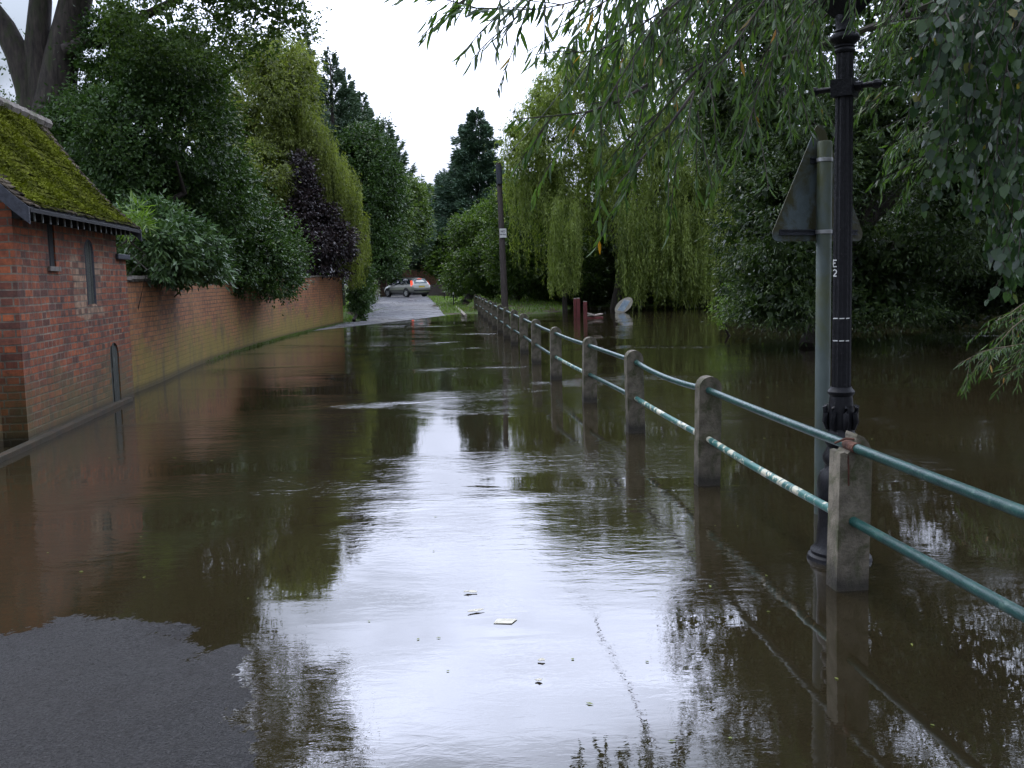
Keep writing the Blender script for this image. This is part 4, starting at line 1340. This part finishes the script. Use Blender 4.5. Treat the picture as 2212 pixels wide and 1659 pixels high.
M['paling'] = mottled('grey_paling', (.10, .095, .08), (.2, .19, .16), 6, .8, 30, .3)
M['palingdark'] = mottled('dark_paling', (.04, .03, .025), (.09, .065, .05), 6, .8, 30, .3)
palings('picket_gate', 'pale picket fence between hedge and brick pillar at the lane end', 797, 821, 641, 607, 80, 79, M['paling'])
palings('close_board_fence', 'dark brown paling fence behind the car and verge', 926, 1010, 640, 614, 78, 70, M['palingdark'], .14)
fw = D(885, 605, 88)
e = empty('cottage_wall', (fw.x, fw.y, .3), 'orange pink brick wall glimpsed through trees behind the car, left piece', 'wall')
MB().box((0, 0, 1.0), (1.3, .3, 2.3)).build('brickwork', M['farbrick'], e, uv=True)
fw = D(918, 600, 96)
e = empty('cottage', (fw.x, fw.y, .3), 'brick cottage gable glimpsed between trees above the car roof', 'building')
plate('gable_wall', [[(-1.3, -.3), (1.3, -.3), (1.3, 2.0), (.0, 3.1), (-1.3, 2.0)]], .3, M['farbrick'], e, uv=True)
plate('roof_slope', [[(-1.5, 1.95), (0, 3.28), (1.5, 1.95), (1.5, 1.85), (0, 3.12), (-1.5, 1.85)]], 3, M['coping'], e)

# ================================================================== TREES, LEFT SIDE
def V3(p): return (p.x, p.y, p.z)
def ground_at(px, Y, z=0.25):
    p = D(px, 600, Y); return (p.x, p.y, z)

# tall many-stemmed tree
b_ = ground_at(115, 21)
e = empty('tall_tree', b_, 'tall many stemmed tree with thick dark trunk rising behind the mossy roof', 'tree')
mb = MB(); off = Vector(b_)
def stem(pts, rad, Y=21.0):
    mb.tube([D(x, y, Y) - off for x, y in pts], rad, 12, 0.04)
stem([(112, 640), (110, 420), (112, 260), (128, 150), (150, 60), (178, -60), (210, -300)], [.62, .55, .46, .36, .33, .30, .15])
stem([(108, 330), (92, 210), (80, 100), (88, 0), (80, -150)], [.40, .30, .25, .22, .12])
stem([(100, 330), (78, 250), (62, 190), (40, 120), (10, 60), (-60, -40)], [.38, .30, .26, .25, .22, .15])
stem([(75, 200), (78, 150), (60, 110)], [.10, .08, .04])
stem([(140, 110), (180, 92), (215, 88), (300, 40), (420, -20), (560, 20), (640, 50)], [.14, .12, .11, .09, .07, .04, .02], 20.6)
stem([(150, 250), (185, 225), (205, 210), (203, 190)], [.10, .09, .07, .03])
stem([(170, -20), (320, -140), (500, -220), (640, -330)], [.2, .14, .08, .03], 20.3)
mb.build('trunk', M['bark'], e, smooth=True)
bl = [blob(370, 70, 20, 120, 90, 2.2), blob(470, 35, 20, 150, 80, 1.8), blob(600, 45, 20, 75, 45, 1.2), blob(290, 190, 20.5, 60, 60, 1.0),
      blob(560, -120, 20, 130, 90, 1.6), blob(620, -300, 20, 120, 150, 1.6), blob(420, -260, 20.5, 220, 160, 2.5), blob(150, -260, 21, 260, 170, 2.5)]
bl2 = [blob(15, 150, 22.5, 50, 110, 1.5), blob(20, 235, 22, 60, 40, 1.2), blob(-120, 0, 21, 140, 200, 2.5)]
nb_ = lambda bs: [(c - np.array(b_), r) for c, r in bs]
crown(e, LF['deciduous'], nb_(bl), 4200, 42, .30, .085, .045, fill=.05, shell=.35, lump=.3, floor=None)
crown(e, LF['evergreen'], nb_(bl2), 260, 30, .28, .08, .04, fill=0, shell=.5, lump=.3, floor=None, name='sparse_foliage')

tree('holly_tree', 'huge dark evergreen tree with glossy leaves spilling over the garden wall', 'tree', ground_at(330, 21.5),
     [blob(330, 370, 21.5, 150, 230, 3), blob(360, 200, 22, 110, 150, 2.6), blob(430, 450, 23, 110, 150, 2.4), blob(560, 540, 25, 75, 95, 1.6), blob(250, 520, 19.5, 110, 110, 2.0), blob(490, 570, 23.3, 70, 62, 1.2), blob(210, 400, 20, 55, 110, 1.8)],
     LF['evergreen'], 6500, 46, .30, .085, .045, r0=.25, fill=.5, floor=1.25, lump=.14)
tree('laurel_bush', 'rhododendron bush with pale glossy leaves hanging over the near end of the garden wall', 'bush', ground_at(270, 17.6, .3),
     [blob(370, 540, 16.3, 75, 58, .9), blob(330, 480, 16.6, 45, 50, .7), blob(435, 590, 17.6, 55, 24, .5), blob(390, 580, 16.4, 60, 32, .6)],
     LF['laurel'], 560, 34, .18, .13, .042, r0=.02, fill=.5, floor=1.62, droop=.5)
tree('fern_tuft', 'bright green bamboo tuft sticking up beside the corner of the mossy roof', 'plant', ground_at(288, 15, .3),
     [blob(290, 470, 15, 22, 28, .3)], LF['bright'], 26, 22, .12, .22, .022, r0=.02, nl=4, fill=0, floor=1.8, droop=.1)
# copper shrub
tree('copper_shrub', 'dark purple leaved shrub behind the garden wall beneath the golden tree', 'shrub', ground_at(640, 36),
     [blob(690, 525, 34.8, 58, 75, 1.2), blob(655, 395, 35.2, 24, 55, .8), blob(668, 460, 35.2, 32, 50, .8)], LF['copper'], 900, 36, .28, .11, .06, r0=.1, fill=.4, floor=1.75)
# golden weeping tree
gb = ground_at(590, 37.5)
e = tree('golden_tree', 'olive gold tree with weeping tips standing behind the middle of the garden wall', 'tree', gb,
     [blob(530, 270, 38, 110, 150, 3), blob(600, 190, 38, 85, 105, 2.4), blob(600, 420, 37.5, 130, 130, 3), blob(655, 350, 37.6, 52, 90, 1.8), blob(718, 450, 38, 34, 70, 1.2), blob(630, 240, 37.6, 42, 90, 1.6)],
     LF['golden'], 5200, 40, .38, .13, .045, r0=.25, fill=.5, droop=.9, floor=1.6)
S = []; Ls = []
for _ in range(620):
    px_ = random.uniform(640, 775); f = (px_ - 640) / 135
    top_ = 210 + 200 * f + random.uniform(-30, 140); Y_ = random.uniform(36, 38.6)
    p = D(px_, top_, Y_); S.append((p.x - gb[0], p.y - gb[1], p.z - gb[2])); Ls.append(random.uniform(.8, 2.6))
for _ in range(150):
    px_ = random.uniform(728, 790); Y_ = random.uniform(37.2, 39)
    p = D(px_, random.uniform(455, 540), Y_); S.append((p.x - gb[0], p.y - gb[1], p.z - gb[2])); Ls.append(random.uniform(.6, 1.5))
strands(e, LF['golden'], np.array(S), Ls, .035, .12, .03, floor=1.1)

# conifers behind
def conifer(name, label, base, h, rbot, mat, n, Ln, Wd, group=None, upturn=.25, spire=1.0, start=.04):
    e = empty(name, base, label, 'tree', group)
    mb = MB(); mb.tube([(0, 0, -.4), (0, 0, h * .5), (0, 0, h * .98)], [h * .022, h * .012, .015], 8)
    mb.build('trunk', M['bark'], e, smooth=True)
    nb = int(h * 17)
    Pl = []; Dl = []; sl = []
    for k in range(nb):
        f = start + (1 - start) * (k + random.random()) / nb
        z = h * f
        rr = rbot * (1 - f) ** spire * random.choice((random.uniform(.35, .9), random.uniform(.7, 1.25))) + .10
        a = random.uniform(0, 6.283)
        m_ = int(n * (rr / rbot) ** 1.3 * 1.0 / nb * 2.0) + 8
        s = np.sqrt(rng.uniform(0.05, 1, m_))
        wid = .20 * rr * (1 - s * .75)
        lat = rng.normal(0, 1, m_) * wid
        dx, dy = math.cos(a), math.sin(a)
        drop = -.18 * rr * s + upturn * rr * s * s
        p = np.stack([dx * rr * s - dy * lat, dy * rr * s + dx * lat, z + drop + rng.normal(0, .05 + .05 * rr, m_)], 1)
        Pl.append(p)
        Dl.append(np.stack([np.full(m_, dx) - dy * lat, np.full(m_, dy) + dx * lat, rng.normal(.1, .35, m_)], 1))
        sl.append(np.full(m_, rng.normal(.35, .15)) + .25 * s)
    P = np.concatenate(Pl); n_ = len(P)
    leaf_obj('crown', P, np.concatenate(Dl) + unit(n_) * .35, Ln * rng.uniform(.6, 1.3, n_), Wd * rng.uniform(.7, 1.2, n_), np.concatenate(sl) + rng.normal(0, .1, n_), mat, e)
    return e
for i, (px_, py_, Y_, rb, lb) in enumerate((
        (712, 108, 50, 4.4, 'tallest pointed cypress behind the golden tree'), (655, 75, 47, 2.8, 'cypress whose tip just shows above the golden tree'),
        (780, 200, 76, 5.0, 'middle pointed cypress right of the golden tree'), (834, 272, 90, 5.6, 'rightmost and lowest of the pointed cypresses'), (748, 165, 56, 3.4, 'slim cypress close beside the tallest one'))):
    t_ = D(px_, py_, Y_)
    conifer('cypress_tree', lb, (t_.x, t_.y, .25), t_.z - .25, rb, LF['conifer'], 90000, .22 * Y_ / 50, .07 * Y_ / 50, 'cypresses behind the garden wall', upturn=.75, spire=.95, start=.34 if Y_ < 70 else .12)
tree('ivy_tree', 'dark ivy clad tree at the far end of the garden wall', 'tree', ground_at(762, 47),
     [blob(800, 430, 46, 62, 130, 1.8), blob(800, 560, 45, 50, 80, 1.6), blob(775, 350, 47, 50, 80, 1.6), blob(832, 450, 49, 34, 80, 1.4)], LF['evergreen'], 2600, 36, .38, .13, .07, r0=.3, fill=.5, floor=1.6)
tree('hedge_bush', 'dark rounded hedge bush growing against the end of the garden wall at the water edge', 'bush', V3(WEND + Vector((.35, .3, .1))),
     [blob(771, 640, 38.6, 21, 48, .6), blob(772, 600, 39, 26, 30, .6), blob(783, 615, 41, 14, 52, .7)], LF['evergreen'], 700, 34, .2, .09, .05, r0=.06, fill=.6, floor=.05)
tree('verge_tree', 'light green broadleaf tree on the left where the lane bends', 'tree', ground_at(790, 66, .3),
     [blob(868, 470, 66, 36, 70, 2), blob(885, 430, 68, 24, 35, 1.5), blob(850, 540, 64, 34, 60, 1.6), blob(905, 460, 70, 18, 45, 1.2)], LF['fargreen'], 1600, 34, .45, .20, .11, r0=.2, fill=.4, floor=2.3)
tree('gateway_bush', 'bright green bush above the picket fence at the lane end', 'bush', ground_at(815, 82, .3), [blob(848, 595, 84, 20, 26, .8), blob(808, 600, 84, 16, 22, .8)], LF['fargreen'], 350, 30, .35, .2, .11, r0=.06, floor=.4)
tree('left_verge_shrub', 'dark green shrub on the left verge in front of the picket fence', 'shrub', ground_at(796, 58, .2), [blob(797, 630, 56, 10, 30, .7), blob(786, 600, 55, 14, 50, 1)], LF['deciduous'], 500, 30, .3, .13, .07, r0=.06, floor=.15)
for (px_, py_, Y_, rx, rz_, lb) in ((915, 470, 98, 36, 70, 'broad tree closing the view directly above the car'), (955, 500, 92, 40, 90, 'dark tree right of the car behind the paling fence'),
                                   (870, 520, 104, 40, 80, 'tree behind the gateway left of the car'), (940, 440, 112, 50, 40, 'pale distant tree showing in the gap of the sky'), (1010, 560, 84, 70, 70, 'dark tree behind the verge under the spruce')):
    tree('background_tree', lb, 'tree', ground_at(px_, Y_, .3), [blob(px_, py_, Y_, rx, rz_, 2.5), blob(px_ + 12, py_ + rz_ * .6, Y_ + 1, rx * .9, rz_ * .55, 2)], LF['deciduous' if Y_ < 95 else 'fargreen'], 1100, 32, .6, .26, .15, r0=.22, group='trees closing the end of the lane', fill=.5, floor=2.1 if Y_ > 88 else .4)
s_ = D(1027, 236, 86)
conifer('spruce_tree', 'big dark spruce standing alone against the bright sky', (s_.x, s_.y, .3), s_.z - .3, 6.0, LF['bluespruce'], 150000, .38, .12, upturn=.12, spire=.75, start=.25)

# ================================================================== TREES, RIGHT SIDE
tree('bank_tree', 'rounded dark green tree right of the lane behind the railing end', 'tree', ground_at(1010, 55, .3),
     [blob(1005, 560, 56, 50, 70, 2.4), blob(1045, 520, 57, 52, 65, 2.4), blob(1060, 580, 54, 62, 66, 2.2), blob(990, 600, 58, 26, 40, 1.2)], LF['deciduous'], 2900, 36, .42, .15, .085, r0=.25, fill=.5, floor=.6)
tree('hawthorn_tree', 'olive tinged broadleaf tree directly behind the wooden pole', 'tree', ground_at(1110, 51, .3),
     [blob(1115, 475, 52, 60, 65, 2.2), blob(1130, 540, 50, 80, 90, 2.2), blob(1200, 580, 51, 90, 70, 2), blob(1160, 470, 52, 60, 100, 2)], LF['deciduous'], 2700, 36, .40, .14, .08, r0=.25, fill=.5, floor=.35)
wb = ground_at(1330, 46.5, .0)
e = empty('weeping_willow', wb, 'large weeping willow trailing pale green curtains into the flooded river', 'tree')
bl = [blob(1150, 320, 45.5, 55, 75, 1.8), blob(1190, 250, 46, 50, 70, 1.8), blob(1250, 200, 46, 60, 75, 2.0), blob(1300, 330, 47, 130, 160, 3.6), blob(1420, 310, 46, 150, 190, 3.6), blob(1175, 370, 46, 85, 130, 2.6), blob(1215, 235, 46.5, 70, 100, 2.4), blob(1330, 190, 46.5, 130, 100, 2.8), blob(1500, 420, 45, 100, 180, 2.8)]
nbw = [(c - np.array(wb), r) for c, r in bl]
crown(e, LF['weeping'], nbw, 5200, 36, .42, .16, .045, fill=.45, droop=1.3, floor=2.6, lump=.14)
C, O = crown_points(bulge(nbw, 12, .42) + nbw, 3000, .14, .12, 1.9)
S = []; Ls = []
wbv = np.array(wb)
for c in C:
    if c[1] > .2: continue
    q = PX(c + wbv)
    zend = 1.3 + random.uniform(-.6, .8)
    if 1330 < q[0] < 1560: zend = .08
    if 1180 < q[0] < 1250: zend = .5 + random.uniform(0, 1.2)
    if 1250 <= q[0] <= 1335: zend = 2.9 + random.uniform(-.9, .8)
    S.append(c); Ls.append(min(random.uniform(1.2, 5.0), c[2] - zend))
for _ in range(480):      # the lowest skirts
    px_ = random.choice([random.uniform(1190, 1250), random.uniform(1340, 1545), random.uniform(1340, 1545)]) ; Y_ = random.uniform(42.0, 44.5)
    p = D(px_, random.uniform(420, 600), Y_)
    S.append((p.x - wb[0], p.y - wb[1], p.z - wb[2])); Ls.append(min(random.uniform(.7, 3.2), p.z - random.uniform(.05, .5) - (.5 if px_ < 1260 else 0)))
strands(e, LF['weeping'], np.array(S), Ls, .055, .17, .042, sway=.03, floor=.04)
limbs(e, (0, 0, 0), [v * .8 for v in pick(C, 9)], .26)
e2 = MB(); p_ = D(1220, 640, 45) ; e2.tube([(p_.x, p_.y, -.5), (p_.x, p_.y, 1), (p_.x + .2, p_.y, 3.2)], [.13, .11, .08], 9)
o = e2.build('leaning_trunk', M['bark'], None, smooth=True); tag(o, 'bare slim trunk standing left of the dark gap under the weeping willow', 'trunk')

# big dark willow on the right, standing in the river
rb_ = G(1752, 748); rb_ = (rb_.x, rb_.y, 0.0)
tree('river_willow', 'massive dark leafy willow standing in the river behind lamp and sign', 'tree', rb_,
     [blob(1690, 400, 20.5, 110, 250, 2.6), blob(1850, 330, 21.5, 220, 300, 3.2), blob(2120, 380, 21.5, 220, 270, 3.2), blob(1700, 60, 22, 200, 180, 3), blob(2000, -40, 22, 300, 220, 3.4),
      blob(1680, 655, 19.5, 80, 58, 1.2), blob(1850, 620, 20.8, 200, 85, 1.8), blob(2120, 620, 21.8, 200, 75, 2.0), blob(1590, 230, 23, 80, 140, 1.8), blob(1850, -300, 22, 330, 200, 3.4), blob(2350, 300, 21, 200, 350, 3)],
     LF['willow'], 13000, 46, .32, .10, .028, r0=.22, nl=10, fill=.55, floor=.12, droop=.5, lump=.13)
tree('bright_sapling', 'yellow green leafy sapling at the water edge left of the dark river willow', 'sapling', ground_at(1575, 24.5, 0.0),
     [blob(1572, 672, 24.0, 30, 40, .5), blob(1590, 640, 24.2, 28, 34, .5)], LF['bright'], 130, 34, .14, .07, .02, r0=.03, nl=5, fill=.2, floor=.05)
for (px_, py_, Y_, rx, rz_, lb) in ((1330, 540, 54, 170, 120, 'dark shadowy tree behind the weeping willow'), (1650, 420, 50, 170, 230, 'dark tree on the far river bank, nearest to the weeping willow'),
                                   (1950, 430, 48, 200, 230, 'dark tree on the far river bank behind the lamp post'), (2280, 430, 46, 200, 240, 'dark tree on the far river bank at the right edge of view')):
    tree('far_bank_tree', lb, 'tree', ground_at(px_, Y_, .1), [blob(px_, py_, Y_, rx, rz_, 3.2), blob(px_ - 60, py_ + 60, Y_ - 1, rx * .7, rz_ * .7, 3), blob(px_ + 70, py_ + 90, Y_ - 1.2, rx * .6, rz_ * .55, 2.6)], LF['willow'], 4200, 32, .55, .20, .09, r0=.3, group='trees on the far river bank', fill=.8, floor=.05)


for (px_, Y_, lb) in ((1480, 52, 'low dark bush on the far bank behind the weeping willow curtain'), (1640, 50, 'low dark bush on the far bank left of the sign pole'), (1830, 49, 'low dark bush on the far bank directly behind the lamp post'),
                      (2010, 48, 'low dark bush on the far bank right of the lamp post'), (2190, 47, 'low dark bush on the far bank nearest the right edge of view'), (2380, 46, 'low dark bush on the far bank beyond the right edge')):
    tree('bank_bush', lb, 'bush', ground_at(px_, Y_, .1), [blob(px_, 600, Y_, 120, 70, 1.4), blob(px_ + 40, 540, Y_ + .6, 90, 60, 1.4)], LF['willow'], 1500, 30, .40, .18, .09, r0=.08, group='low bushes on the far river bank', fill=.8, floor=.0)


# near overhanging willow: real limbs overhead, trunk out of frame right
def near_branches(parent, origin, paths, mat, leafL, leafW, step, twig_every, twig_len, spread=.5, leafstep=.028, r=.012, droop=.9, wob=.35):
    org = np.array(origin)
    wood = MB(); Ps = []; Ds = []; Ns = []
    for path in paths:
        pts = [np.array(D(x, y, Y)) - org for x, y, Y in path]
        a = np.array(pts); d = np.r_[0, np.cumsum(np.linalg.norm(np.diff(a, axis=0), axis=1))]
        n = max(4, int(d[-1] / .12))
        s = np.linspace(0, d[-1], n)
        line = np.stack([np.interp(s, d, a[:, k]) for k in range(3)], 1)
        for _ in range(3): line[1:-1] = (line[:-2] + 2 * line[1:-1] + line[2:]) / 4
        line[:, 2] += .015 * np.sin(s * 7 + random.uniform(0, 6))
        rad = np.linspace(r, .002, n)
        wood.tube([Vector(q) for q in line], list(rad), 5)
        k = 0.15 * d[-1]
        tw = [(line, d[-1] * .0, True)]
        while k < d[-1]:
            i = int(k / d[-1] * (n - 1)); i = min(i, n - 2)
            tdir = line[i + 1] - line[i]; tdir /= np.linalg.norm(tdir)
            side = np.random.default_rng(int(k * 1e4) + len(Ps)).normal(size=3)
            side -= tdir * side.dot(tdir); side /= np.linalg.norm(side)
            dv = tdir * .7 + side * spread + np.array([0, 0, -.25]); dv /= np.linalg.norm(dv)
            tl = twig_len * random.uniform(.5, 1.3)
            m_ = max(4, int(tl / .05)); q = line[i].copy(); tp_ = [q.copy()]
            for j in range(m_):
                dv = dv + np.array([0, 0, -droop * .05]) + np.array([random.uniform(-wob, wob) for _ in range(3)]) * .12; dv /= np.linalg.norm(dv)
                q = q + dv * .05; tp_.append(q.copy())
            wood.tube([Vector(v) for v in tp_], [.003 * (1 - .7 * j / m_) + .0008 for j in range(len(tp_))], 3)
            tw.append((np.array(tp_), 0, False))
            k += twig_every * random.uniform(.6, 1.5)
        for ln, st, main in tw:
            dd = np.r_[0, np.cumsum(np.linalg.norm(np.diff(ln, axis=0), axis=1))]
            ss = np.arange(.04 if not main else dd[-1] * .35, dd[-1], leafstep)
            if len(ss) == 0: continue
            pos = np.stack([np.interp(ss, dd, ln[:, k2]) for k2 in range(3)], 1)
            nx_ = np.stack([np.interp(np.minimum(ss + .03, dd[-1]), dd, ln[:, k2]) for k2 in range(3)], 1)
            pv = np.stack([np.interp(ss - .03, dd, ln[:, k2]) for k2 in range(3)], 1)
            tdir = norm(nx_ - pv)
            m_ = len(ss)
            sd_ = norm(np.cross(tdir, np.array([0, 0, 1.0])) + rng.normal(0, .35, (m_, 3)))
            sd_ *= np.where(np.arange(m_) % 2, 1, -1)[:, None]
            Ps.append(pos); Ds.append(tdir * .75 + sd_ * .65 + np.array([0, 0, -droop]) * rng.uniform(.4, 1.1, (m_, 1)))
            Ns.append(unit(m_) * .8 + np.array([0, 0, .6]))
    P = np.concatenate(Ps); n = len(P)
    sz = rng.uniform(.55, 1.2, n)
    leaf_obj('foliage', P, np.concatenate(Ds) + rng.normal(0, .12, (n, 3)), leafL * sz, leafW * sz ** .6, rng.uniform(0, 1, n) ** 1.2, mat, parent, N=np.concatenate(Ns), fold=.12, six=True)
    return wood

nwb = (5.2, 2.0, 0.3)
e = empty('overhanging_willow', nwb, 'near willow reaching long drooping leafy branches across the top of the view', 'tree')
paths = [
    [(1760, -160, 4.9), (1560, -60, 4.6), (1300, -20, 4.5), (1150, 22, 4.4), (1050, 24, 4.35), (965, 25, 4.3)],
    [(1180, -40, 4.4), (1130, 10, 4.35), (1100, 55, 4.3), (1080, 100, 4.3)],
    [(1090, -60, 4.5), (1010, -5, 4.4), (975, 12, 4.4), (968, 38, 4.35)],
    [(1700, -150, 4.6), (1480, -20, 4.4), (1390, 90, 4.3), (1320, 180, 4.25), (1290, 250, 4.2), (1265, 300, 4.2)],
    [(1640, -120, 4.9), (1420, 40, 4.7), (1290, 120, 4.6), (1215, 140, 4.6), (1205, 95, 4.6)],
    [(1400, 180, 4.5), (1300, 245, 4.4), (1190, 262, 4.35), (1115, 265, 4.3)],
    [(1800, -150, 4.8), (1600, 60, 4.6), (1540, 170, 4.5), (1490, 260, 4.5), (1440, 330, 4.4)],
    [(1500, 200, 4.3), (1400, 320, 4.2), (1345, 370, 4.2), (1335, 400, 4.2)],
    [(1900, -120, 5.2), (1720, 60, 5.0), (1640, 170, 5.0), (1600, 280, 4.9), (1590, 330, 4.9)],
    [(2000, -150, 5.6), (1800, 20, 5.4), (1700, 120, 5.3), (1680, 230, 5.2)],
    [(1500, -120, 4.5), (1370, -40, 4.4), (1290, 20, 4.4), (1230, 60, 4.4)],
    [(1620, -130, 5.0), (1500, 0, 4.9), (1450, 60, 4.9), (1400, 150, 4.8), (1385, 210, 4.8)],
    [(1450, -140, 5.2), (1380, -30, 5.0), (1350, 60, 5.0), (1330, 140, 5.0)],
    [(1700, -100, 5.6), (1560, 20, 5.4), (1530, 130, 5.4), (1480, 180, 5.3)],
    [(2250, 60, 6.6), (2080, 90, 6.5), (1950, 110, 6.4), (1870, 160, 6.4)],
    [(2250, 160, 6.6), (2060, 220, 6.5), (1940, 260, 6.4), (1880, 285, 6.4)],
    [(2260, 250, 6.7), (2080, 300, 6.5), (1960, 350, 6.4), (1900, 400, 6.4)],
    [(2000, -60, 6.6), (1920, 40, 6.5), (1900, 130, 6.4), (1870, 200, 6.4)],
    [(1760, -60, 6.0), (1740, 40, 6.0), (1700, 150, 5.9), (1745, 260, 5.9)],
]
extra = []
for pth in paths:
    for _ in range(2 if pth[-1][0] > 1460 else (1 if pth[-1][0] > 1300 else 0)):
        jx, jy, jd = random.uniform(-30, 70), random.uniform(-130, -10), random.uniform(-.25, .9)
        extra.append([(x + jx + random.uniform(-20, 20), y + jy + random.uniform(-15, 15), Y + jd) for x, y, Y in pth])
paths = paths + extra
wd = near_branches(e, nwb, paths, LF['nearwillow'], .090, .0165, .1, .10, .38, r=.008)
# higher limbs above the frame (their underside is mirrored in the water)
hp_ = []
for k in range(46):
    a = random.uniform(-.35, 1.25)
    x1 = random.uniform(2.0, 7.5); y1 = random.uniform(4.0, 13); z1 = random.uniform(2.9, 5.6) + .22 * max(0, y1 - 5)
    q0 = PX((x1 + 2.2, y1 - 1.5, z1 + .9)); q1 = PX((x1 + 1, y1 - .6, z1 + .6)); q2 = PX((x1, y1, z1)); 
    hp_.append([(q0[0], q0[1], y1 - 1.5), (q1[0], q1[1], y1 - .6), (q2[0], q2[1], y1)])
wd2 = near_branches(e, nwb, hp_, LF['nearwillow'], .13, .022, .1, .10, .7, leafstep=.034)
wd.add(wd2.v, wd2.f)
o9 = Vector(nwb)
for (q, z_) in (((4.2, 3.0), 4.2), ((3.0, 4.2), 4.3), ((2.6, 6.0), 4.4), ((5.4, 6.5), 5.5)):
    wd.tube([Vector((0, 0, 1.6)), Vector((q[0] - nwb[0], q[1] - nwb[1], z_)) * .55 + Vector((0, 0, .8)), Vector((q[0] - nwb[0], q[1] - nwb[1], z_))], [.16, .09, .03], 8)
wd.tube([(0, 0, -1), (0, 0, .6), (.05, .05, 1.7)], [.32, .26, .2], 12)
wd.build('trunk', M['bark'], e, smooth=True)

# twig tips hanging high over the lane: seen in the photo only as their mirror image near the lower edge
mp = []
def mirror_pt(px_, py_, Y_):
    d = ray(px_, py_); q = CAM + d * (Y_ / d.y)
    return (q.x, Y_, -q.z)
for (xa, ya, xb, yb) in ((1330, 1760, 1300, 1625), (1345, 1750, 1340, 1640), (1420, 1750, 1392, 1590), (1440, 1760, 1440, 1655), (1450, 1740, 1470, 1610), (1260, 1740, 1235, 1655), (1400, 1800, 1385, 1660)):
    P3 = [mirror_pt(xa + 60, ya + 110, 9.2), mirror_pt(xa, ya, 9.1), mirror_pt((xa + xb) / 2, (ya + yb) / 2, 9.0), mirror_pt(xb, yb, 9.0)]
    mp.append([(*PX(p), p[1]) for p in P3])
wd3 = near_branches(e, nwb, mp, LF['nearwillow'], .19, .038, .16, .12, .24, leafstep=.05, r=.006)
wd3.tube([Vector((-.9, 5.5, 3.6)), Vector((-2.0, 6.6, 3.3)), Vector((-3.0, 7.1, 3.05))], [.05, .03, .012], 6)
wd3.build('hanging_branch', M['bark'], e, smooth=True)

# low sprig of the same kind on the right over the river
sp0 = D(2300, 700, 8.6)
e = empty('low_willow_sprig', (sp0.x, sp0.y, sp0.z), 'leafy willow branch dipping low over the river at the right edge of view', 'branch')
wd = near_branches(e, sp0, [[(2330, 700, 8.6), (2200, 745, 8.4), (2120, 762, 8.3), (2068, 785, 8.2)], [(2330, 640, 8.8), (2210, 690, 8.6), (2170, 720, 8.5), (2110, 800, 8.4)], [(2340, 740, 8.2), (2230, 780, 8.2), (2190, 800, 8.2), (2160, 818, 8.2)],
     [(2320, 600, 9.2), (2240, 640, 9.0), (2180, 680, 9), (2150, 690, 8.8)], [(2320, 660, 9), (2260, 720, 8.9), (2215, 740, 8.8), (2180, 770, 8.8)]], LF['nearwillow'], .095, .016, .1, .09, .34)
wd.build('stem', M['twig'], e, smooth=True)

# birch with hanging branches at upper right
bb_ = (6.2, 3.6, 0.2)
e = empty('birch_tree', bb_, 'near birch with hanging branches of small pointed leaves at the upper right', 'tree')
paths = []
for k in range(44):
    x_ = random.uniform(1990, 2330); Y_ = random.uniform(4.6, 6.4); y0 = random.uniform(-140, 60)
    ln_ = random.uniform(150, 360) if x_ < 2080 else random.uniform(220, 600)
    paths.append([(x_ + 110, y0 - 60, Y_ + .3), (x_ + 40, y0, Y_ + .1), (x_, y0 + ln_ * .4, Y_), (x_ - 20, y0 + ln_, Y_ - .05)])
wd = near_branches(e, bb_, paths, LF['birch'], .068, .052, .1, .13, .26, spread=.6, leafstep=.036, droop=1.4, r=.006)
wd.tube([(0, 0, -1), (0, 0, 1.5), (-.3, .2, 3.2), (-.9, .9, 4.3)], [.16, .14, .11, .05], 10)
wd.build('trunk', M['bark'], e, smooth=True)

m_ = 80
px__ = rng.uniform(60, 2100, m_); py__ = 760 + 850 * rng.uniform(0, 1, m_) ** 1.3
P = np.array([tuple(G(a, b)) for a, b in zip(px__, py__)]); P[:, 2] = .003
P = P[(P[:, 0] > wall_x(P[:, 1]) + .2) & (height(P[:, 0], P[:, 1]) < -.02)]
m_ = len(P)
Dr = rng.normal(0, 1, (m_, 3)); Dr[:, 2] = 0
o = leaf_obj('floating_debris', P, Dr, rng.uniform(.012, .035, m_), rng.uniform(.008, .015, m_), rng.uniform(.3, 1, m_), LF['golden'], None, N=np.tile([0, 0, 1.0], (m_, 1)), fold=.1)
tag(o, 'tiny leaf scraps drifting all over the flood water', 'debris', kind='stuff')

# ================================================================== GRASS AND WEEDS
def blades(name, pts, label, hgt_=.12, mat=LF['grass']):
    P = np.array(pts); n = len(P)
    Dr = rng.normal(0, .35, (n, 3)) + np.array([0, 0, 1.0])
    o = leaf_obj(name, P, Dr, hgt_ * rng.uniform(.5, 1.4, n), hgt_ * .18, rng.uniform(.2, 1, n), mat, None)
    return tag(o, label, 'grass', kind='stuff')
pts = []
for _ in range(26000):
    y = random.uniform(36, 72); x = random.choice([random.uniform(-6.5, 3.4), random.uniform(-14, -6)])
    pts.append((x, y))
a = np.array(pts); hz = height(a[:, 0], a[:, 1]); ok = (~is_road(a[:, 0], a[:, 1]).astype(bool)) & (hz > .012)
a = a[ok]; hz = hz[ok]
blades('verge_grass', np.stack([a[:, 0], a[:, 1], hz - .01], 1), 'bright green grass on the verges and far bank', .16)
pts = []
for _ in range(3000):
    s = random.random() ** .6; i = int((.25 + .75 * s) * (len(wp) - 1)); q = wp[i]
    pts.append((q[0] + abs(random.gauss(0, .05 + .25 * max(0, s - .75))) + .01 + random.uniform(0, .02), q[1] + random.uniform(-.3, .3), .0))
blades('wall_weeds', pts, 'low green weeds growing along the foot of the garden wall', .06, LF['fargreen'])
print('built', len(bpy.data.objects))
